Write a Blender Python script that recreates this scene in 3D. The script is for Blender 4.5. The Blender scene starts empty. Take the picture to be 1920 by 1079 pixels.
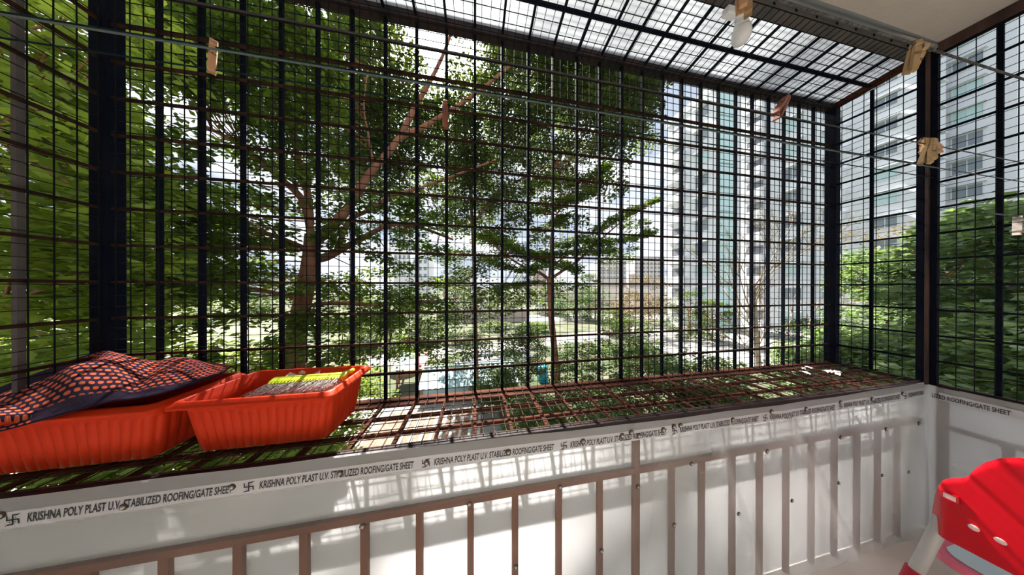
import bpy, bmesh, math, random
import numpy as np
from mathutils import Vector, Matrix

random.seed(7)
rng = np.random.default_rng(7)
C = bpy.context.scene.collection
SC = bpy.context.scene

# ------------------------------------------------------------------ camera
CZ = 1.272                       # eye height above the balcony floor
FPX, YAW, PIT, ROL = 387.756, 0.176817, -0.0020955, 0.00080745
_f = np.array([math.sin(YAW)*math.cos(PIT), math.cos(YAW)*math.cos(PIT), math.sin(PIT)])
_r = np.array([math.cos(YAW), -math.sin(YAW), 0.0])
_u = np.cross(_r, _f)
_r, _u = _r*math.cos(ROL)+_u*math.sin(ROL), -_r*math.sin(ROL)+_u*math.cos(ROL)
EYE = np.array([0.0, 0.0, CZ])

cam_d = bpy.data.cameras.new('camera')
cam = bpy.data.objects.new('camera', cam_d)
C.objects.link(cam)
cam_d.sensor_fit = 'HORIZONTAL'
cam_d.sensor_width = 36.0
cam_d.lens = 36.0*FPX/1920.0
cam_d.clip_start = 0.02
cam_d.clip_end = 2000
cam.matrix_world = Matrix(((_r[0], _u[0], -_f[0], 0), (_r[1], _u[1], -_f[1], 0),
                           (_r[2], _u[2], -_f[2], CZ), (0, 0, 0, 1)))
SC.camera = cam

# ------------------------------------------------------------------ light
SC.view_settings.view_transform = 'Standard'
SC.view_settings.look = 'None'
SC.view_settings.gamma = 1.0
SC.view_settings.use_curve_mapping = False
SC.view_settings.exposure = 1.4

SUN_DIR = Vector((-0.121, 0.637, 0.761)).normalized()     # towards the sun
sun_d = bpy.data.lights.new('sun', 'SUN')
sun_d.energy = 9.0
sun_d.angle = math.radians(1.2)
sun_d.color = (1.0, 0.95, 0.87)
sun = bpy.data.objects.new('sun', sun_d)
sun.rotation_euler = SUN_DIR.to_track_quat('Z', 'Y').to_euler()
C.objects.link(sun)

world = bpy.data.worlds.new('sky')
SC.world = world
world.use_nodes = True
nt = world.node_tree
nt.nodes.clear()
_out = nt.nodes.new('ShaderNodeOutputWorld')
_bg = nt.nodes.new('ShaderNodeBackground')
_tc = nt.nodes.new('ShaderNodeTexCoord')
_mp = nt.nodes.new('ShaderNodeMapping')
_mp.inputs['Scale'].default_value = (1.0, 1.0, 2.2)
_nz = nt.nodes.new('ShaderNodeTexNoise')
_nz.inputs['Scale'].default_value = 3.0
_nz.inputs['Detail'].default_value = 6.0
_nz.inputs['Roughness'].default_value = 0.55
_cr = nt.nodes.new('ShaderNodeValToRGB')
_cr.color_ramp.elements[0].position = 0.42
_cr.color_ramp.elements[0].color = (0.31, 0.36, 0.44, 1)
_cr.color_ramp.elements[1].position = 0.70
_cr.color_ramp.elements[1].color = (0.92, 0.95, 1.0, 1)
nt.links.new(_tc.outputs['Generated'], _mp.inputs['Vector'])
nt.links.new(_mp.outputs['Vector'], _nz.inputs['Vector'])
nt.links.new(_nz.outputs['Fac'], _cr.inputs['Fac'])
# brighter haze round the sun
_vm = nt.nodes.new('ShaderNodeVectorMath'); _vm.operation = 'DOT_PRODUCT'; _vm.inputs[1].default_value = SUN_DIR
_nm = nt.nodes.new('ShaderNodeVectorMath'); _nm.operation = 'NORMALIZE'
nt.links.new(_tc.outputs['Generated'], _nm.inputs[0]); nt.links.new(_nm.outputs['Vector'], _vm.inputs[0])
_mx = nt.nodes.new('ShaderNodeMath'); _mx.operation = 'MAXIMUM'; _mx.inputs[1].default_value = 0.0
_pw = nt.nodes.new('ShaderNodeMath'); _pw.operation = 'POWER'; _pw.inputs[1].default_value = 45.0
_ml = nt.nodes.new('ShaderNodeMath'); _ml.operation = 'MULTIPLY'; _ml.inputs[1].default_value = 5.0
nt.links.new(_vm.outputs['Value'], _mx.inputs[0]); nt.links.new(_mx.outputs[0], _pw.inputs[0]); nt.links.new(_pw.outputs[0], _ml.inputs[0])
_ad = nt.nodes.new('ShaderNodeMix'); _ad.data_type = 'RGBA'; _ad.blend_type = 'ADD'; _ad.inputs['Factor'].default_value = 1.0
_cb = nt.nodes.new('ShaderNodeCombineColor')
for _i in range(3): nt.links.new(_ml.outputs[0], _cb.inputs[_i])
nt.links.new(_cr.outputs['Color'], _ad.inputs[6]); nt.links.new(_cb.outputs['Color'], _ad.inputs[7])
nt.links.new(_ad.outputs[2], _bg.inputs['Color'])
_bg.inputs['Strength'].default_value = 0.78
nt.links.new(_bg.outputs['Background'], _out.inputs['Surface'])

# ------------------------------------------------------------------ geometry helpers
def ray(x, y):
    return _f*FPX + _r*(x-960.0) - _u*(y-539.5)
def onY(x, y, Y):
    d = ray(x, y); return EYE + d*(Y/d[1])
def onX(x, y, X):
    d = ray(x, y); return EYE + d*(X/d[0])
def onZ(x, y, Z):
    d = ray(x, y); return EYE + d*((Z-CZ)/d[2])
def dep(x, y, z):                 # point at camera depth z
    return EYE + ray(x, y)*(z/FPX)
def rad(x, y, R):                 # point at horizontal distance R
    d = ray(x, y); return EYE + d*(R/math.hypot(d[0], d[1]))

def link(name, me, parent=None):
    o = bpy.data.objects.new(name, me)
    C.objects.link(o)
    if parent is not None:
        o.parent = parent
    return o

def tag(o, label=None, cat=None, group=None, kind=None):
    if label: o['label'] = label
    if cat: o['category'] = cat
    if group: o['group'] = group
    if kind: o['kind'] = kind
    return o

def empty(name, loc, label=None, cat=None, group=None, rz=0.0):
    o = bpy.data.objects.new(name, None)
    o.empty_display_size = 0.1
    o.location = Vector([float(v) for v in loc])
    o.rotation_euler = (0, 0, rz)
    C.objects.link(o)
    return tag(o, label, cat, group)

class MB:
    """collects raw geometry of one mesh"""
    def __init__(self):
        self.v = []; self.f = []; self.uv = None
    def add(self, vs, fs):
        n = len(self.v)
        self.v.extend([tuple(float(c) for c in p) for p in vs])
        self.f.extend([tuple(i+n for i in q) for q in fs])
    def box(self, lo, hi):
        x0, y0, z0 = lo; x1, y1, z1 = hi
        self.add([(x0,y0,z0),(x1,y0,z0),(x1,y1,z0),(x0,y1,z0),(x0,y0,z1),(x1,y0,z1),(x1,y1,z1),(x0,y1,z1)],
                 [(0,3,2,1),(4,5,6,7),(0,1,5,4),(1,2,6,5),(2,3,7,6),(3,0,4,7)])
        return self
    def tube(self, pts, radii, n=6, cap=True):
        pts = [np.array(p, float) for p in pts]
        if not hasattr(radii, '__len__'): radii = [radii]*len(pts)
        rings = []
        prev = None
        for i, p in enumerate(pts):
            a = pts[max(0, i-1)]; b = pts[min(len(pts)-1, i+1)]
            t = b-a; L = np.linalg.norm(t); t = t/L if L > 1e-9 else np.array([0,0,1.0])
            if prev is None:
                h = np.array([0,0,1.0]) if abs(t[2]) < 0.9 else np.array([1.0,0,0])
                s = np.cross(t, h)
            else:
                s = prev - t*np.dot(prev, t)
            s = s/np.linalg.norm(s); prev = s
            w = np.cross(t, s)
            rings.append([p + radii[i]*(s*math.cos(2*math.pi*k/n)+w*math.sin(2*math.pi*k/n)) for k in range(n)])
        vs = [q for rr in rings for q in rr]
        fs = []
        for i in range(len(rings)-1):
            for k in range(n):
                a = i*n+k; b = i*n+(k+1) % n
                fs.append((a, b, b+n, a+n))
        if cap:
            fs.append(tuple(range(n-1, -1, -1)))
            fs.append(tuple(range((len(rings)-1)*n, len(rings)*n)))
        self.add(vs, fs); return self
    def lathe(self, prof, n=20, M=None):
        vs = []; fs = []
        for (r, z) in prof:
            for k in range(n):
                a = 2*math.pi*k/n
                p = Vector((r*math.cos(a), r*math.sin(a), z))
                vs.append(M @ p if M is not None else p)
        for i in range(len(prof)-1):
            for k in range(n):
                a = i*n+k; b = i*n+(k+1) % n
                fs.append((a, b, b+n, a+n))
        fs.append(tuple(range(n-1, -1, -1)))
        fs.append(tuple(range((len(prof)-1)*n, len(prof)*n)))
        self.add(vs, fs); return self
    def grid(self, P, flip=False):
        """P[i][j] points"""
        ni = len(P); nj = len(P[0])
        fs = []
        for i in range(ni-1):
            for j in range(nj-1):
                q = (i*nj+j, (i+1)*nj+j, (i+1)*nj+j+1, i*nj+j+1)
                fs.append(q[::-1] if flip else q)
        self.add([p for row in P for p in row], fs); return self
    def mesh(self, name, mat, smooth=False):
        me = bpy.data.meshes.new(name)
        me.from_pydata(self.v, [], self.f)
        if mat is not None: me.materials.append(mat)
        if smooth:
            me.polygons.foreach_set('use_smooth', [True]*len(me.polygons))
        me.update()
        return me
    def build(self, name, mat, parent=None, smooth=False, bevel=0.0):
        me = self.mesh(name, mat, smooth)
        o = link(name, me, parent)
        if parent is not None:
            pass
        if bevel > 0:
            m = o.modifiers.new('edge', 'BEVEL'); m.width = bevel; m.segments = 2; m.limit_method = 'ANGLE'
        return o

def local(parent, pts):
    """world points into the frame of an Empty (location + z rotation)"""
    L = parent.location; c = math.cos(-parent.rotation_euler[2]); s = math.sin(-parent.rotation_euler[2])
    out = []
    for p in pts:
        x = p[0]-L[0]; y = p[1]-L[1]
        out.append((c*x-s*y, s*x+c*y, p[2]-L[2]))
    return out

# ------------------------------------------------------------------ materials
def mat(name, col, rough=0.6, metal=0.0, spec=0.5, var=0.0, col2=None, scale=20.0, bump=0.0, bscale=80.0, coord='Object', detail=4.0, stretch=None, lo=0.35, hi=0.65):
    m = bpy.data.materials.new(name); m.use_nodes = True
    t = m.node_tree; b = t.nodes['Principled BSDF']
    b.inputs['Base Color'].default_value = (*col, 1)
    b.inputs['Roughness'].default_value = rough
    b.inputs['Metallic'].default_value = metal
    b.inputs['Specular IOR Level'].default_value = spec
    tc = t.nodes.new('ShaderNodeTexCoord')
    src = tc.outputs[coord]
    if stretch:
        mp = t.nodes.new('ShaderNodeMapping'); mp.inputs['Scale'].default_value = stretch
        t.links.new(src, mp.inputs['Vector']); src = mp.outputs['Vector']
    if col2 is not None:
        n = t.nodes.new('ShaderNodeTexNoise'); n.inputs['Scale'].default_value = scale; n.inputs['Detail'].default_value = detail
        t.links.new(src, n.inputs['Vector'])
        r = t.nodes.new('ShaderNodeValToRGB')
        r.color_ramp.elements[0].position = lo; r.color_ramp.elements[0].color = (*col, 1)
        r.color_ramp.elements[1].position = hi; r.color_ramp.elements[1].color = (*col2, 1)
        t.links.new(n.outputs['Fac'], r.inputs['Fac'])
        t.links.new(r.outputs['Color'], b.inputs['Base Color'])
    if bump > 0:
        n2 = t.nodes.new('ShaderNodeTexNoise'); n2.inputs['Scale'].default_value = bscale; n2.inputs['Detail'].default_value = 5
        t.links.new(src, n2.inputs['Vector'])
        bp = t.nodes.new('ShaderNodeBump'); bp.inputs['Strength'].default_value = bump; bp.inputs['Distance'].default_value = 0.01
        t.links.new(n2.outputs['Fac'], bp.inputs['Height'])
        t.links.new(bp.outputs['Normal'], b.inputs['Normal'])
    return m

def leaf_mat(name, dark, light, trans=0.5, tint=(1.25, 1.2, 0.5)):
    m = bpy.data.materials.new(name); m.use_nodes = True
    t = m.node_tree; t.nodes.clear()
    out = t.nodes.new('ShaderNodeOutputMaterial')
    at = t.nodes.new('ShaderNodeAttribute'); at.attribute_name = 'leaf_tint'
    r = t.nodes.new('ShaderNodeValToRGB')
    r.color_ramp.elements[0].color = (*dark, 1); r.color_ramp.elements[1].color = (*light, 1)
    t.links.new(at.outputs['Fac'], r.inputs['Fac'])
    d = t.nodes.new('ShaderNodeBsdfPrincipled'); d.inputs['Roughness'].default_value = 0.5
    d.inputs['Specular IOR Level'].default_value = 0.3
    tr = t.nodes.new('ShaderNodeBsdfTranslucent')
    mul = t.nodes.new('ShaderNodeMix'); mul.data_type = 'RGBA'; mul.blend_type = 'MULTIPLY'
    mul.inputs['Factor'].default_value = 1.0
    mul.inputs[7].default_value = (tint[0], tint[1], tint[2], 1)
    t.links.new(r.outputs['Color'], d.inputs['Base Color'])
    t.links.new(r.outputs['Color'], mul.inputs[6])
    t.links.new(mul.outputs[2], tr.inputs['Color'])
    mx = t.nodes.new('ShaderNodeMixShader'); mx.inputs['Fac'].default_value = trans
    t.links.new(d.outputs['BSDF'], mx.inputs[1]); t.links.new(tr.outputs['BSDF'], mx.inputs[2])
    t.links.new(mx.outputs['Shader'], out.inputs['Surface'])
    return m

def sheet_mat(name, white, clear, rough=0.35, tcol=(0.95, 0.95, 0.97), trans=0.6, stain=None):
    """milky plastic film: diffuse + translucent + some blurred see-through"""
    m = bpy.data.materials.new(name); m.use_nodes = True
    t = m.node_tree; t.nodes.clear()
    out = t.nodes.new('ShaderNodeOutputMaterial')
    dif = t.nodes.new('ShaderNodeBsdfDiffuse'); dif.inputs['Color'].default_value = (*white, 1)
    trl = t.nodes.new('ShaderNodeBsdfTranslucent'); trl.inputs['Color'].default_value = (*tcol, 1)
    mx = t.nodes.new('ShaderNodeMixShader'); mx.inputs['Fac'].default_value = trans
    t.links.new(dif.outputs[0], mx.inputs[1]); t.links.new(trl.outputs[0], mx.inputs[2])
    rf = t.nodes.new('ShaderNodeBsdfRefraction'); rf.inputs['IOR'].default_value = 1.12; rf.inputs['Roughness'].default_value = rough
    rf.inputs['Color'].default_value = (0.97, 0.97, 0.97, 1)
    m2 = t.nodes.new('ShaderNodeMixShader'); m2.inputs['Fac'].default_value = clear
    t.links.new(mx.outputs[0], m2.inputs[1]); t.links.new(rf.outputs[0], m2.inputs[2])
    gl = t.nodes.new('ShaderNodeBsdfGlossy'); gl.inputs['Roughness'].default_value = 0.22
    fr = t.nodes.new('ShaderNodeFresnel'); fr.inputs['IOR'].default_value = 1.4
    m3 = t.nodes.new('ShaderNodeMixShader')
    t.links.new(fr.outputs[0], m3.inputs['Fac'])
    t.links.new(m2.outputs[0], m3.inputs[1]); t.links.new(gl.outputs[0], m3.inputs[2])
    t.links.new(m3.outputs[0], out.inputs['Surface'])
    if stain is not None:
        tc = t.nodes.new('ShaderNodeTexCoord')
        n = t.nodes.new('ShaderNodeTexNoise'); n.inputs['Scale'].default_value = 2.2; n.inputs['Detail'].default_value = 3
        t.links.new(tc.outputs['Object'], n.inputs['Vector'])
        r = t.nodes.new('ShaderNodeValToRGB')
        r.color_ramp.elements[0].position = 0.45; r.color_ramp.elements[0].color = (*white, 1)
        r.color_ramp.elements[1].position = 0.75; r.color_ramp.elements[1].color = (*stain, 1)
        t.links.new(n.outputs['Fac'], r.inputs['Fac'])
        t.links.new(r.outputs['Color'], dif.inputs['Color'])
    return m

M_black = mat('black_paint', (0.005, 0.007, 0.015), 0.8, 0.0, spec=0.02, col2=(0.010, 0.011, 0.018), scale=9, bump=0.1)
M_rustbar = mat('rusty_dark_bar', (0.012, 0.009, 0.009), 0.8, 0.0, spec=0.08, col2=(0.06, 0.026, 0.017), scale=7, bump=0.15)
M_rust = mat('rusty_brown_bar', (0.040, 0.012, 0.007), 0.85, spec=0.1, col2=(0.095, 0.030, 0.016), scale=9, bump=0.2)
M_wire = mat('mesh_wire', (0.014, 0.016, 0.017), 0.8, 0.0, spec=0.02)
M_wire_rust = mat('rusty_wire', (0.04, 0.02, 0.016), 0.8, spec=0.1, col2=(0.075, 0.045, 0.035), scale=20)
M_post = mat('weathered_post', (0.025, 0.018, 0.02), 0.6, 0.0, spec=0.2, col2=(0.11, 0.06, 0.05), scale=14, bump=0.15, stretch=(1, 1, 0.15))
M_rail_grey = mat('grey_rail', (0.085, 0.078, 0.08), 0.6, 0.0, spec=0.2, col2=(0.14, 0.12, 0.115), scale=12)
M_railbrown = mat('railing_brown', (0.14, 0.040, 0.009), 0.75, spec=0.15, col2=(0.19, 0.062, 0.020), scale=5, bump=0.1)
def film_mat():
    m = sheet_mat('milky_film', (0.86, 0.86, 0.88), 0.5, 0.3, (0.92, 0.92, 0.95), 0.45, stain=(0.90, 0.84, 0.74))
    t = m.node_tree
    rf = [n for n in t.nodes if n.type == 'BSDF_REFRACTION'][0]
    m2 = [l.to_node for l in t.links if l.from_node == rf][0]
    tp = t.nodes.new('ShaderNodeBsdfTransparent'); tp.inputs['Color'].default_value = (0.97, 0.97, 0.97, 1)
    t.links.new(tp.outputs[0], m2.inputs[2]); t.nodes.remove(rf)
    at = t.nodes.new('ShaderNodeAttribute'); at.attribute_name = 'haze'
    iv = t.nodes.new('ShaderNodeMath'); iv.operation = 'SUBTRACT'; iv.inputs[0].default_value = 1.0
    t.links.new(at.outputs['Fac'], iv.inputs[1]); t.links.new(iv.outputs[0], m2.inputs['Fac'])
    gl = [n for n in t.nodes if n.type == 'BSDF_GLOSSY'][0]; gl.inputs['Roughness'].default_value = 0.28
    fr = [n for n in t.nodes if n.type == 'FRESNEL'][0]; fr.inputs['IOR'].default_value = 1.22
    return m
M_sheet = film_mat()
M_back = sheet_mat('white_backing', (0.93, 0.93, 0.95), 0.0, 0.3, (0.97, 0.97, 0.985), 0.72)
M_band = sheet_mat('printed_band', (0.72, 0.70, 0.72), 0.0, 0.3, (0.8, 0.78, 0.8), 0.3)
M_roof = sheet_mat('roof_sheet', (0.55, 0.57, 0.60), 0.04, 0.3, (0.27, 0.29, 0.305), 0.62)
M_ink = mat('black_ink', (0.02, 0.022, 0.03), 0.6)
M_floor = mat('floor_tile', (0.86, 0.82, 0.77), 0.4, col2=(0.80, 0.75, 0.69), scale=6)
M_ceil = mat('ceiling_plaster', (0.60, 0.535, 0.49), 0.9, col2=(0.55, 0.485, 0.44), scale=3, bump=0.15, bscale=60)
M_wallw = mat('house_wall', (0.88, 0.87, 0.86), 0.9)
M_terra = mat('terracotta_plastic', (0.57, 0.028, 0.003), 0.5, spec=0.14, col2=(0.61, 0.038, 0.006), scale=4)
M_soil = mat('soil', (0.025, 0.014, 0.009), 0.95, col2=(0.06, 0.035, 0.02), scale=60, bump=0.6)
M_green = mat('lime_plastic', (0.50, 0.68, 0.02), 0.35)
M_brist = mat('bristle_grey', (0.16, 0.15, 0.15), 0.8, col2=(0.80, 0.77, 0.74), scale=260, lo=0.42, hi=0.58)
M_pink = mat('pink_plastic', (0.80, 0.55, 0.52), 0.4)
M_straw = mat('straw', (0.36, 0.24, 0.07), 0.8, col2=(0.5, 0.36, 0.14), scale=30)
M_wood = mat('pin_wood', (0.36, 0.18, 0.085), 0.7, col2=(0.48, 0.27, 0.14), scale=30, stretch=(1, 1, 0.1), bump=0.1)
M_woodr = mat('pin_wood_red', (0.20, 0.055, 0.03), 0.7, col2=(0.26, 0.09, 0.05), scale=30)
M_woodg = mat('pin_wood_grey', (0.38, 0.33, 0.29), 0.8, col2=(0.50, 0.45, 0.40), scale=30)
M_woody = mat('pin_wood_tan', (0.33, 0.21, 0.10), 0.8, spec=0.2, col2=(0.42, 0.28, 0.15), scale=30)
M_spring = mat('spring_steel', (0.2, 0.2, 0.2), 0.35, 0.9)
M_rope_t = mat('teal_rope', (0.004, 0.014, 0.017), 0.9, spec=0.05, col2=(0.014, 0.028, 0.032), scale=60)
M_rope_g = mat('grey_cord', (0.045, 0.042, 0.042), 0.9, spec=0.05, col2=(0.13, 0.125, 0.12), scale=90)
M_cable = mat('dark_cable', (0.012, 0.012, 0.016), 0.5)
M_string = mat('pale_string', (0.09, 0.11, 0.11), 0.9, spec=0.05)
M_white = mat('white_plastic', (0.86, 0.87, 0.90), 0.3)
M_bulb = mat('opal_bulb', (0.90, 0.91, 0.94), 0.2)
M_red = mat('red_plastic', (0.58, 0.002, 0.012), 0.32, spec=0.3)
M_redd = mat('dark_red_plastic', (0.50, 0.006, 0.03), 0.4)
M_tube = mat('grey_tube', (0.50, 0.49, 0.48), 0.45, 0.1)
M_cyan = mat('pale_blue_plastic', (0.58, 0.76, 0.80), 0.4)
M_pinkb = mat('hot_pink_plastic', (0.80, 0.16, 0.25), 0.4)
M_bolt = mat('bolt_steel', (0.42, 0.40, 0.36), 0.35, 0.7)
M_washer = mat('rusty_washer', (0.06, 0.035, 0.022), 0.6, 0.2)
M_paper = mat('white_paper', (0.9, 0.9, 0.92), 0.8)
M_flash = mat('dark_angle', (0.012, 0.008, 0.009), 0.6, 0.0, spec=0.2, col2=(0.03, 0.015, 0.014), scale=8)
M_angle = mat('grey_brown_angle', (0.15, 0.12, 0.12), 0.6, col2=(0.22, 0.17, 0.16), scale=5)
M_bark = mat('bark', (0.17, 0.065, 0.035), 0.9, col2=(0.30, 0.125, 0.065), scale=6, bump=0.5, bscale=18, stretch=(1, 1, 0.5))
M_barkg = mat('pale_bark', (0.22, 0.17, 0.13), 0.9, col2=(0.34, 0.28, 0.21), scale=5, bump=0.4, bscale=20)
L_main = leaf_mat('leaf_main', (0.042, 0.080, 0.016), (0.20, 0.29, 0.05), 0.53)
L_dark = leaf_mat('leaf_olive', (0.028, 0.048, 0.014), (0.115, 0.165, 0.042), 0.46)
L_near = leaf_mat('leaf_near', (0.085, 0.145, 0.025), (0.36, 0.46, 0.10), 0.55)
L_shrub = leaf_mat('leaf_shrub', (0.075, 0.13, 0.055), (0.31, 0.40, 0.19), 0.42, (1.15, 1.2, 0.65))
L_mid = leaf_mat('leaf_mid', (0.025, 0.065, 0.014), (0.10, 0.18, 0.035), 0.45)
L_lime = leaf_mat('leaf_lime', (0.035, 0.075, 0.014), (0.135, 0.20, 0.045), 0.42)
L_right = leaf_mat('leaf_right', (0.05, 0.095, 0.045), (0.27, 0.36, 0.17), 0.42, (1.15, 1.2, 0.6))
L_autumn = leaf_mat('leaf_autumn', (0.11, 0.085, 0.035), (0.23, 0.18, 0.08), 0.4, (1.1, 1.0, 0.7))
L_pale = leaf_mat('leaf_pale', (0.055, 0.085, 0.035), (0.14, 0.18, 0.08), 0.4)
L_conifer = leaf_mat('leaf_conifer', (0.02, 0.05, 0.03), (0.05, 0.10, 0.05), 0.2)
M_ground = mat('ground_earth', (0.035, 0.060, 0.018), 0.95, col2=(0.12, 0.11, 0.07), scale=0.5, detail=8)
M_lawn = mat('lawn', (0.065, 0.105, 0.028), 0.95, col2=(0.24, 0.21, 0.14), scale=0.9, detail=8)
M_conc = mat('pale_concrete', (0.24, 0.225, 0.215), 0.9, col2=(0.31, 0.295, 0.28), scale=1.5)
M_gravel = mat('brown_gravel', (0.14, 0.080, 0.055), 0.95, col2=(0.24, 0.165, 0.12), scale=14, detail=8, bump=0.5, bscale=20)
M_kerb = mat('pale_kerb', (0.42, 0.42, 0.41), 0.9)
M_bluesheet = mat('pale_blue_sheet', (0.24, 0.38, 0.41), 0.5, col2=(0.34, 0.46, 0.48), scale=0.8)
M_pipe = mat('grey_pipe', (0.42, 0.43, 0.46), 0.5, col2=(0.20, 0.20, 0.23), scale=1.0)
M_drum = mat('blue_plastic', (0.02, 0.30, 0.50), 0.4)
M_redsheet = mat('red_sheet', (0.50, 0.10, 0.06), 0.6)
M_brownwood = mat('brown_timber', (0.22, 0.11, 0.05), 0.8)
M_pinkcloth = mat('pink_canvas', (0.75, 0.42, 0.42), 0.8)
M_wallpink = mat('pinkish_compound_wall', (0.48, 0.38, 0.35), 0.9)
M_bldg = mat('white_render', (0.74, 0.76, 0.79), 0.9, col2=(0.68, 0.70, 0.73), scale=0.4)
M_bldg2 = mat('pale_grey_render', (0.66, 0.68, 0.70), 0.9)
M_teal = mat('pale_teal_glazing', (0.50, 0.68, 0.68), 0.25)
M_pane = mat('window_glass', (0.24, 0.28, 0.32), 0.12)
M_farw = mat('far_white_render', (0.78, 0.78, 0.80), 0.9)
M_farb = mat('far_beige_render', (0.66, 0.58, 0.55), 0.9)
M_dark = mat('opening_shade', (0.20, 0.20, 0.22), 0.9)

# ------------------------------------------------------------------ dimensions (metres, floor = 0)
SHELF = CZ-0.493          # cage shelf level / railing top
YF, YN = 0.977, 0.680     # outer face of the cage, railing plane
XL, XR = -1.281, 2.311    # left and right cage faces
ZT = CZ+1.172             # top of the outer face
ZB = CZ+1.215             # roof frame at the slab edge
S = 0.127                 # pitch of the upright bars
X0 = -1.2705
SV = 0.12978              # pitch of the level bars
ZH = CZ+0.01695           # level bar nearest the eye line
MP = 0.0385               # pitch of the wire mesh
GND = CZ-5.5              # ground far below

# ------------------------------------------------------------------ the balcony shell
tag(MB().box((-3.2, -1.25, -0.12), (XR+0.02, YN+0.03, 0.0)).build('floor', M_floor), kind='structure')
tag(MB().box((-3.2, -1.25, CZ+1.238), (XR+0.05, YN+0.02, CZ+1.40)).build('ceiling', M_ceil), kind='structure')
tag(MB().box((-3.2, -1.40, -0.12), (XR+0.05, -1.25, CZ+1.40)).build('wall_back', M_wallw), kind='structure')
tag(MB().box((-3.35, -1.40, -0.12), (-3.2, YN+0.02, CZ+1.40)).build('wall_left', M_wallw), kind='structure')

# ------------------------------------------------------------------ security cage
cage = empty('security_cage', (0.0, YN, SHELF),
             'black and rust steel bar cage projecting beyond the railing under a plastic roof', 'grille')
def cpart(mb, name, m, bevel=0.0):
    mb.v = local(cage, mb.v)
    return mb.build(name, m, cage, bevel=bevel)

def bar_copies(name, m, lo, hi, spots, parent, kind_mesh=None):
    """one bar mesh shared by all bars of a row"""
    me = MB().box(lo, hi).mesh(name, m)
    out = []
    for p in spots:
        o = link(name, me, parent)
        q = local(parent, [p])[0]
        o.location = q
        out.append(o)
    return out

hb = 0.0055
# outer face uprights
bar_copies('upright_bar', M_black, (-0.0058, -0.0058, 0), (0.0058, 0.0058, ZT-SHELF),
           [(X0+k*S, YF+0.002, SHELF) for k in range(1, 28)], cage)
# outer face level bars
zs = [ZH+j*SV for j in range(-3, 9)]
bar_copies('level_bar', M_rustbar, (0, -0.0045, -0.0045), (XR-XL, 0.0045, 0.0045),
           [(XL, YF-0.009, z) for z in zs], cage)
# right face
bar_copies('level_bar', M_black, (-0.0045, 0, -0.0045), (0.0045, YF-YN, 0.0045), [(XR, YN, z) for z in zs], cage)
bar_copies('upright_bar', M_black, (-0.0055, -0.0055, 0), (0.0055, 0.0055, ZT-SHELF), [(XR+0.010, 0.835, SHELF)], cage)
# left face
bar_copies('level_bar', M_rustbar, (-0.005, 0, -0.005), (0.005, YF-YN, 0.005), [(XL, YN, z) for z in zs], cage)
bar_copies('upright_bar', M_rail_grey, (-0.006, -0.006, 0), (0.006, 0.006, ZT-SHELF+0.03),
           [(XL-0.011, y, SHELF) for y in (0.835, YN)], cage)
# corner posts and frame
cpart(MB().box((XL-0.026, YF-0.022, SHELF), (XL+0.020, YF+0.022, ZT)), 'corner_post', M_black, 0.002)
cpart(MB().box((XR-0.022, YF-0.030, SHELF), (XR+0.022, YF+0.014, ZT)), 'corner_post', M_black, 0.002)
cpart(MB().box((XR-0.010, YN+0.003, SHELF), (XR+0.020, YN+0.024, ZB)), 'rear_post', M_black, 0.002)
cpart(MB().box((XL-0.03, YF-0.02, ZT-0.006), (XR+0.03, YF+0.02, ZT+0.040)), 'top_rail', M_flash, 0.002)
cpart(MB().box((XL-0.02, YF-0.012, SHELF-0.012), (XR+0.02, YF+0.012, SHELF+0.006)), 'bottom_rail', M_rust, 0.002)
cpart(MB().box((XL, YN+0.002, ZB-0.012), (XR+0.02, YN+0.040, ZB+0.020)), 'slab_rail', M_rail_grey, 0.003)
cpart(MB().box((XR-0.012, YN, SHELF-0.012), (XR+0.012, YF, SHELF+0.004)), 'bottom_rail', M_black, 0.002)
cpart(MB().box((XL-0.012, YN, SHELF-0.012), (XL+0.012, YF, SHELF+0.004)), 'bottom_rail', M_black, 0.002)
for xx, mm in ((XL, M_flash), (XR, M_rust)):
    m_ = MB()
    m_.add([(xx-0.016, YN, ZB-0.016), (xx+0.016, YN, ZB-0.016), (xx+0.016, YN, ZB+0.016), (xx-0.016, YN, ZB+0.016),
            (xx-0.016, YF, ZT-0.010), (xx+0.016, YF, ZT-0.010), (xx+0.016, YF, ZT+0.022), (xx-0.016, YF, ZT+0.022)],
           [(0, 3, 2, 1), (4, 5, 6, 7), (0, 1, 5, 4), (1, 2, 6, 5), (2, 3, 7, 6), (3, 0, 4, 7)])
    cpart(m_, 'end_rail', mm, 0.002)
# shelf bars
bar_copies('shelf_bar', M_rust, (-0.0055, 0, -0.011), (0.0055, YF-YN, 0.0),
           [(X0+k*S, YN, SHELF-0.001) for k in range(1, 28)], cage)
bar_copies('shelf_bar', M_rust, (0, -0.0055, -0.010), (XR-XL, 0.0055, 0.0), [(XL, y, SHELF-0.006) for y in (0.770, 0.858)], cage)
cpart(MB().box((XL, YF-0.045, SHELF-0.010), (XR, YF-0.012, SHELF-0.003)), 'shelf_edge', M_rust)
# shelf edge angle over the railing
cpart(MB().box((XL-0.3, YN-0.004, SHELF-0.026), (XR, YN+0.004, SHELF)), 'shelf_angle', M_flash)
cpart(MB().box((XL-0.3, YN+0.004, SHELF-0.005), (XR, YN+0.022, SHELF)), 'shelf_angle', M_flash)
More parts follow.
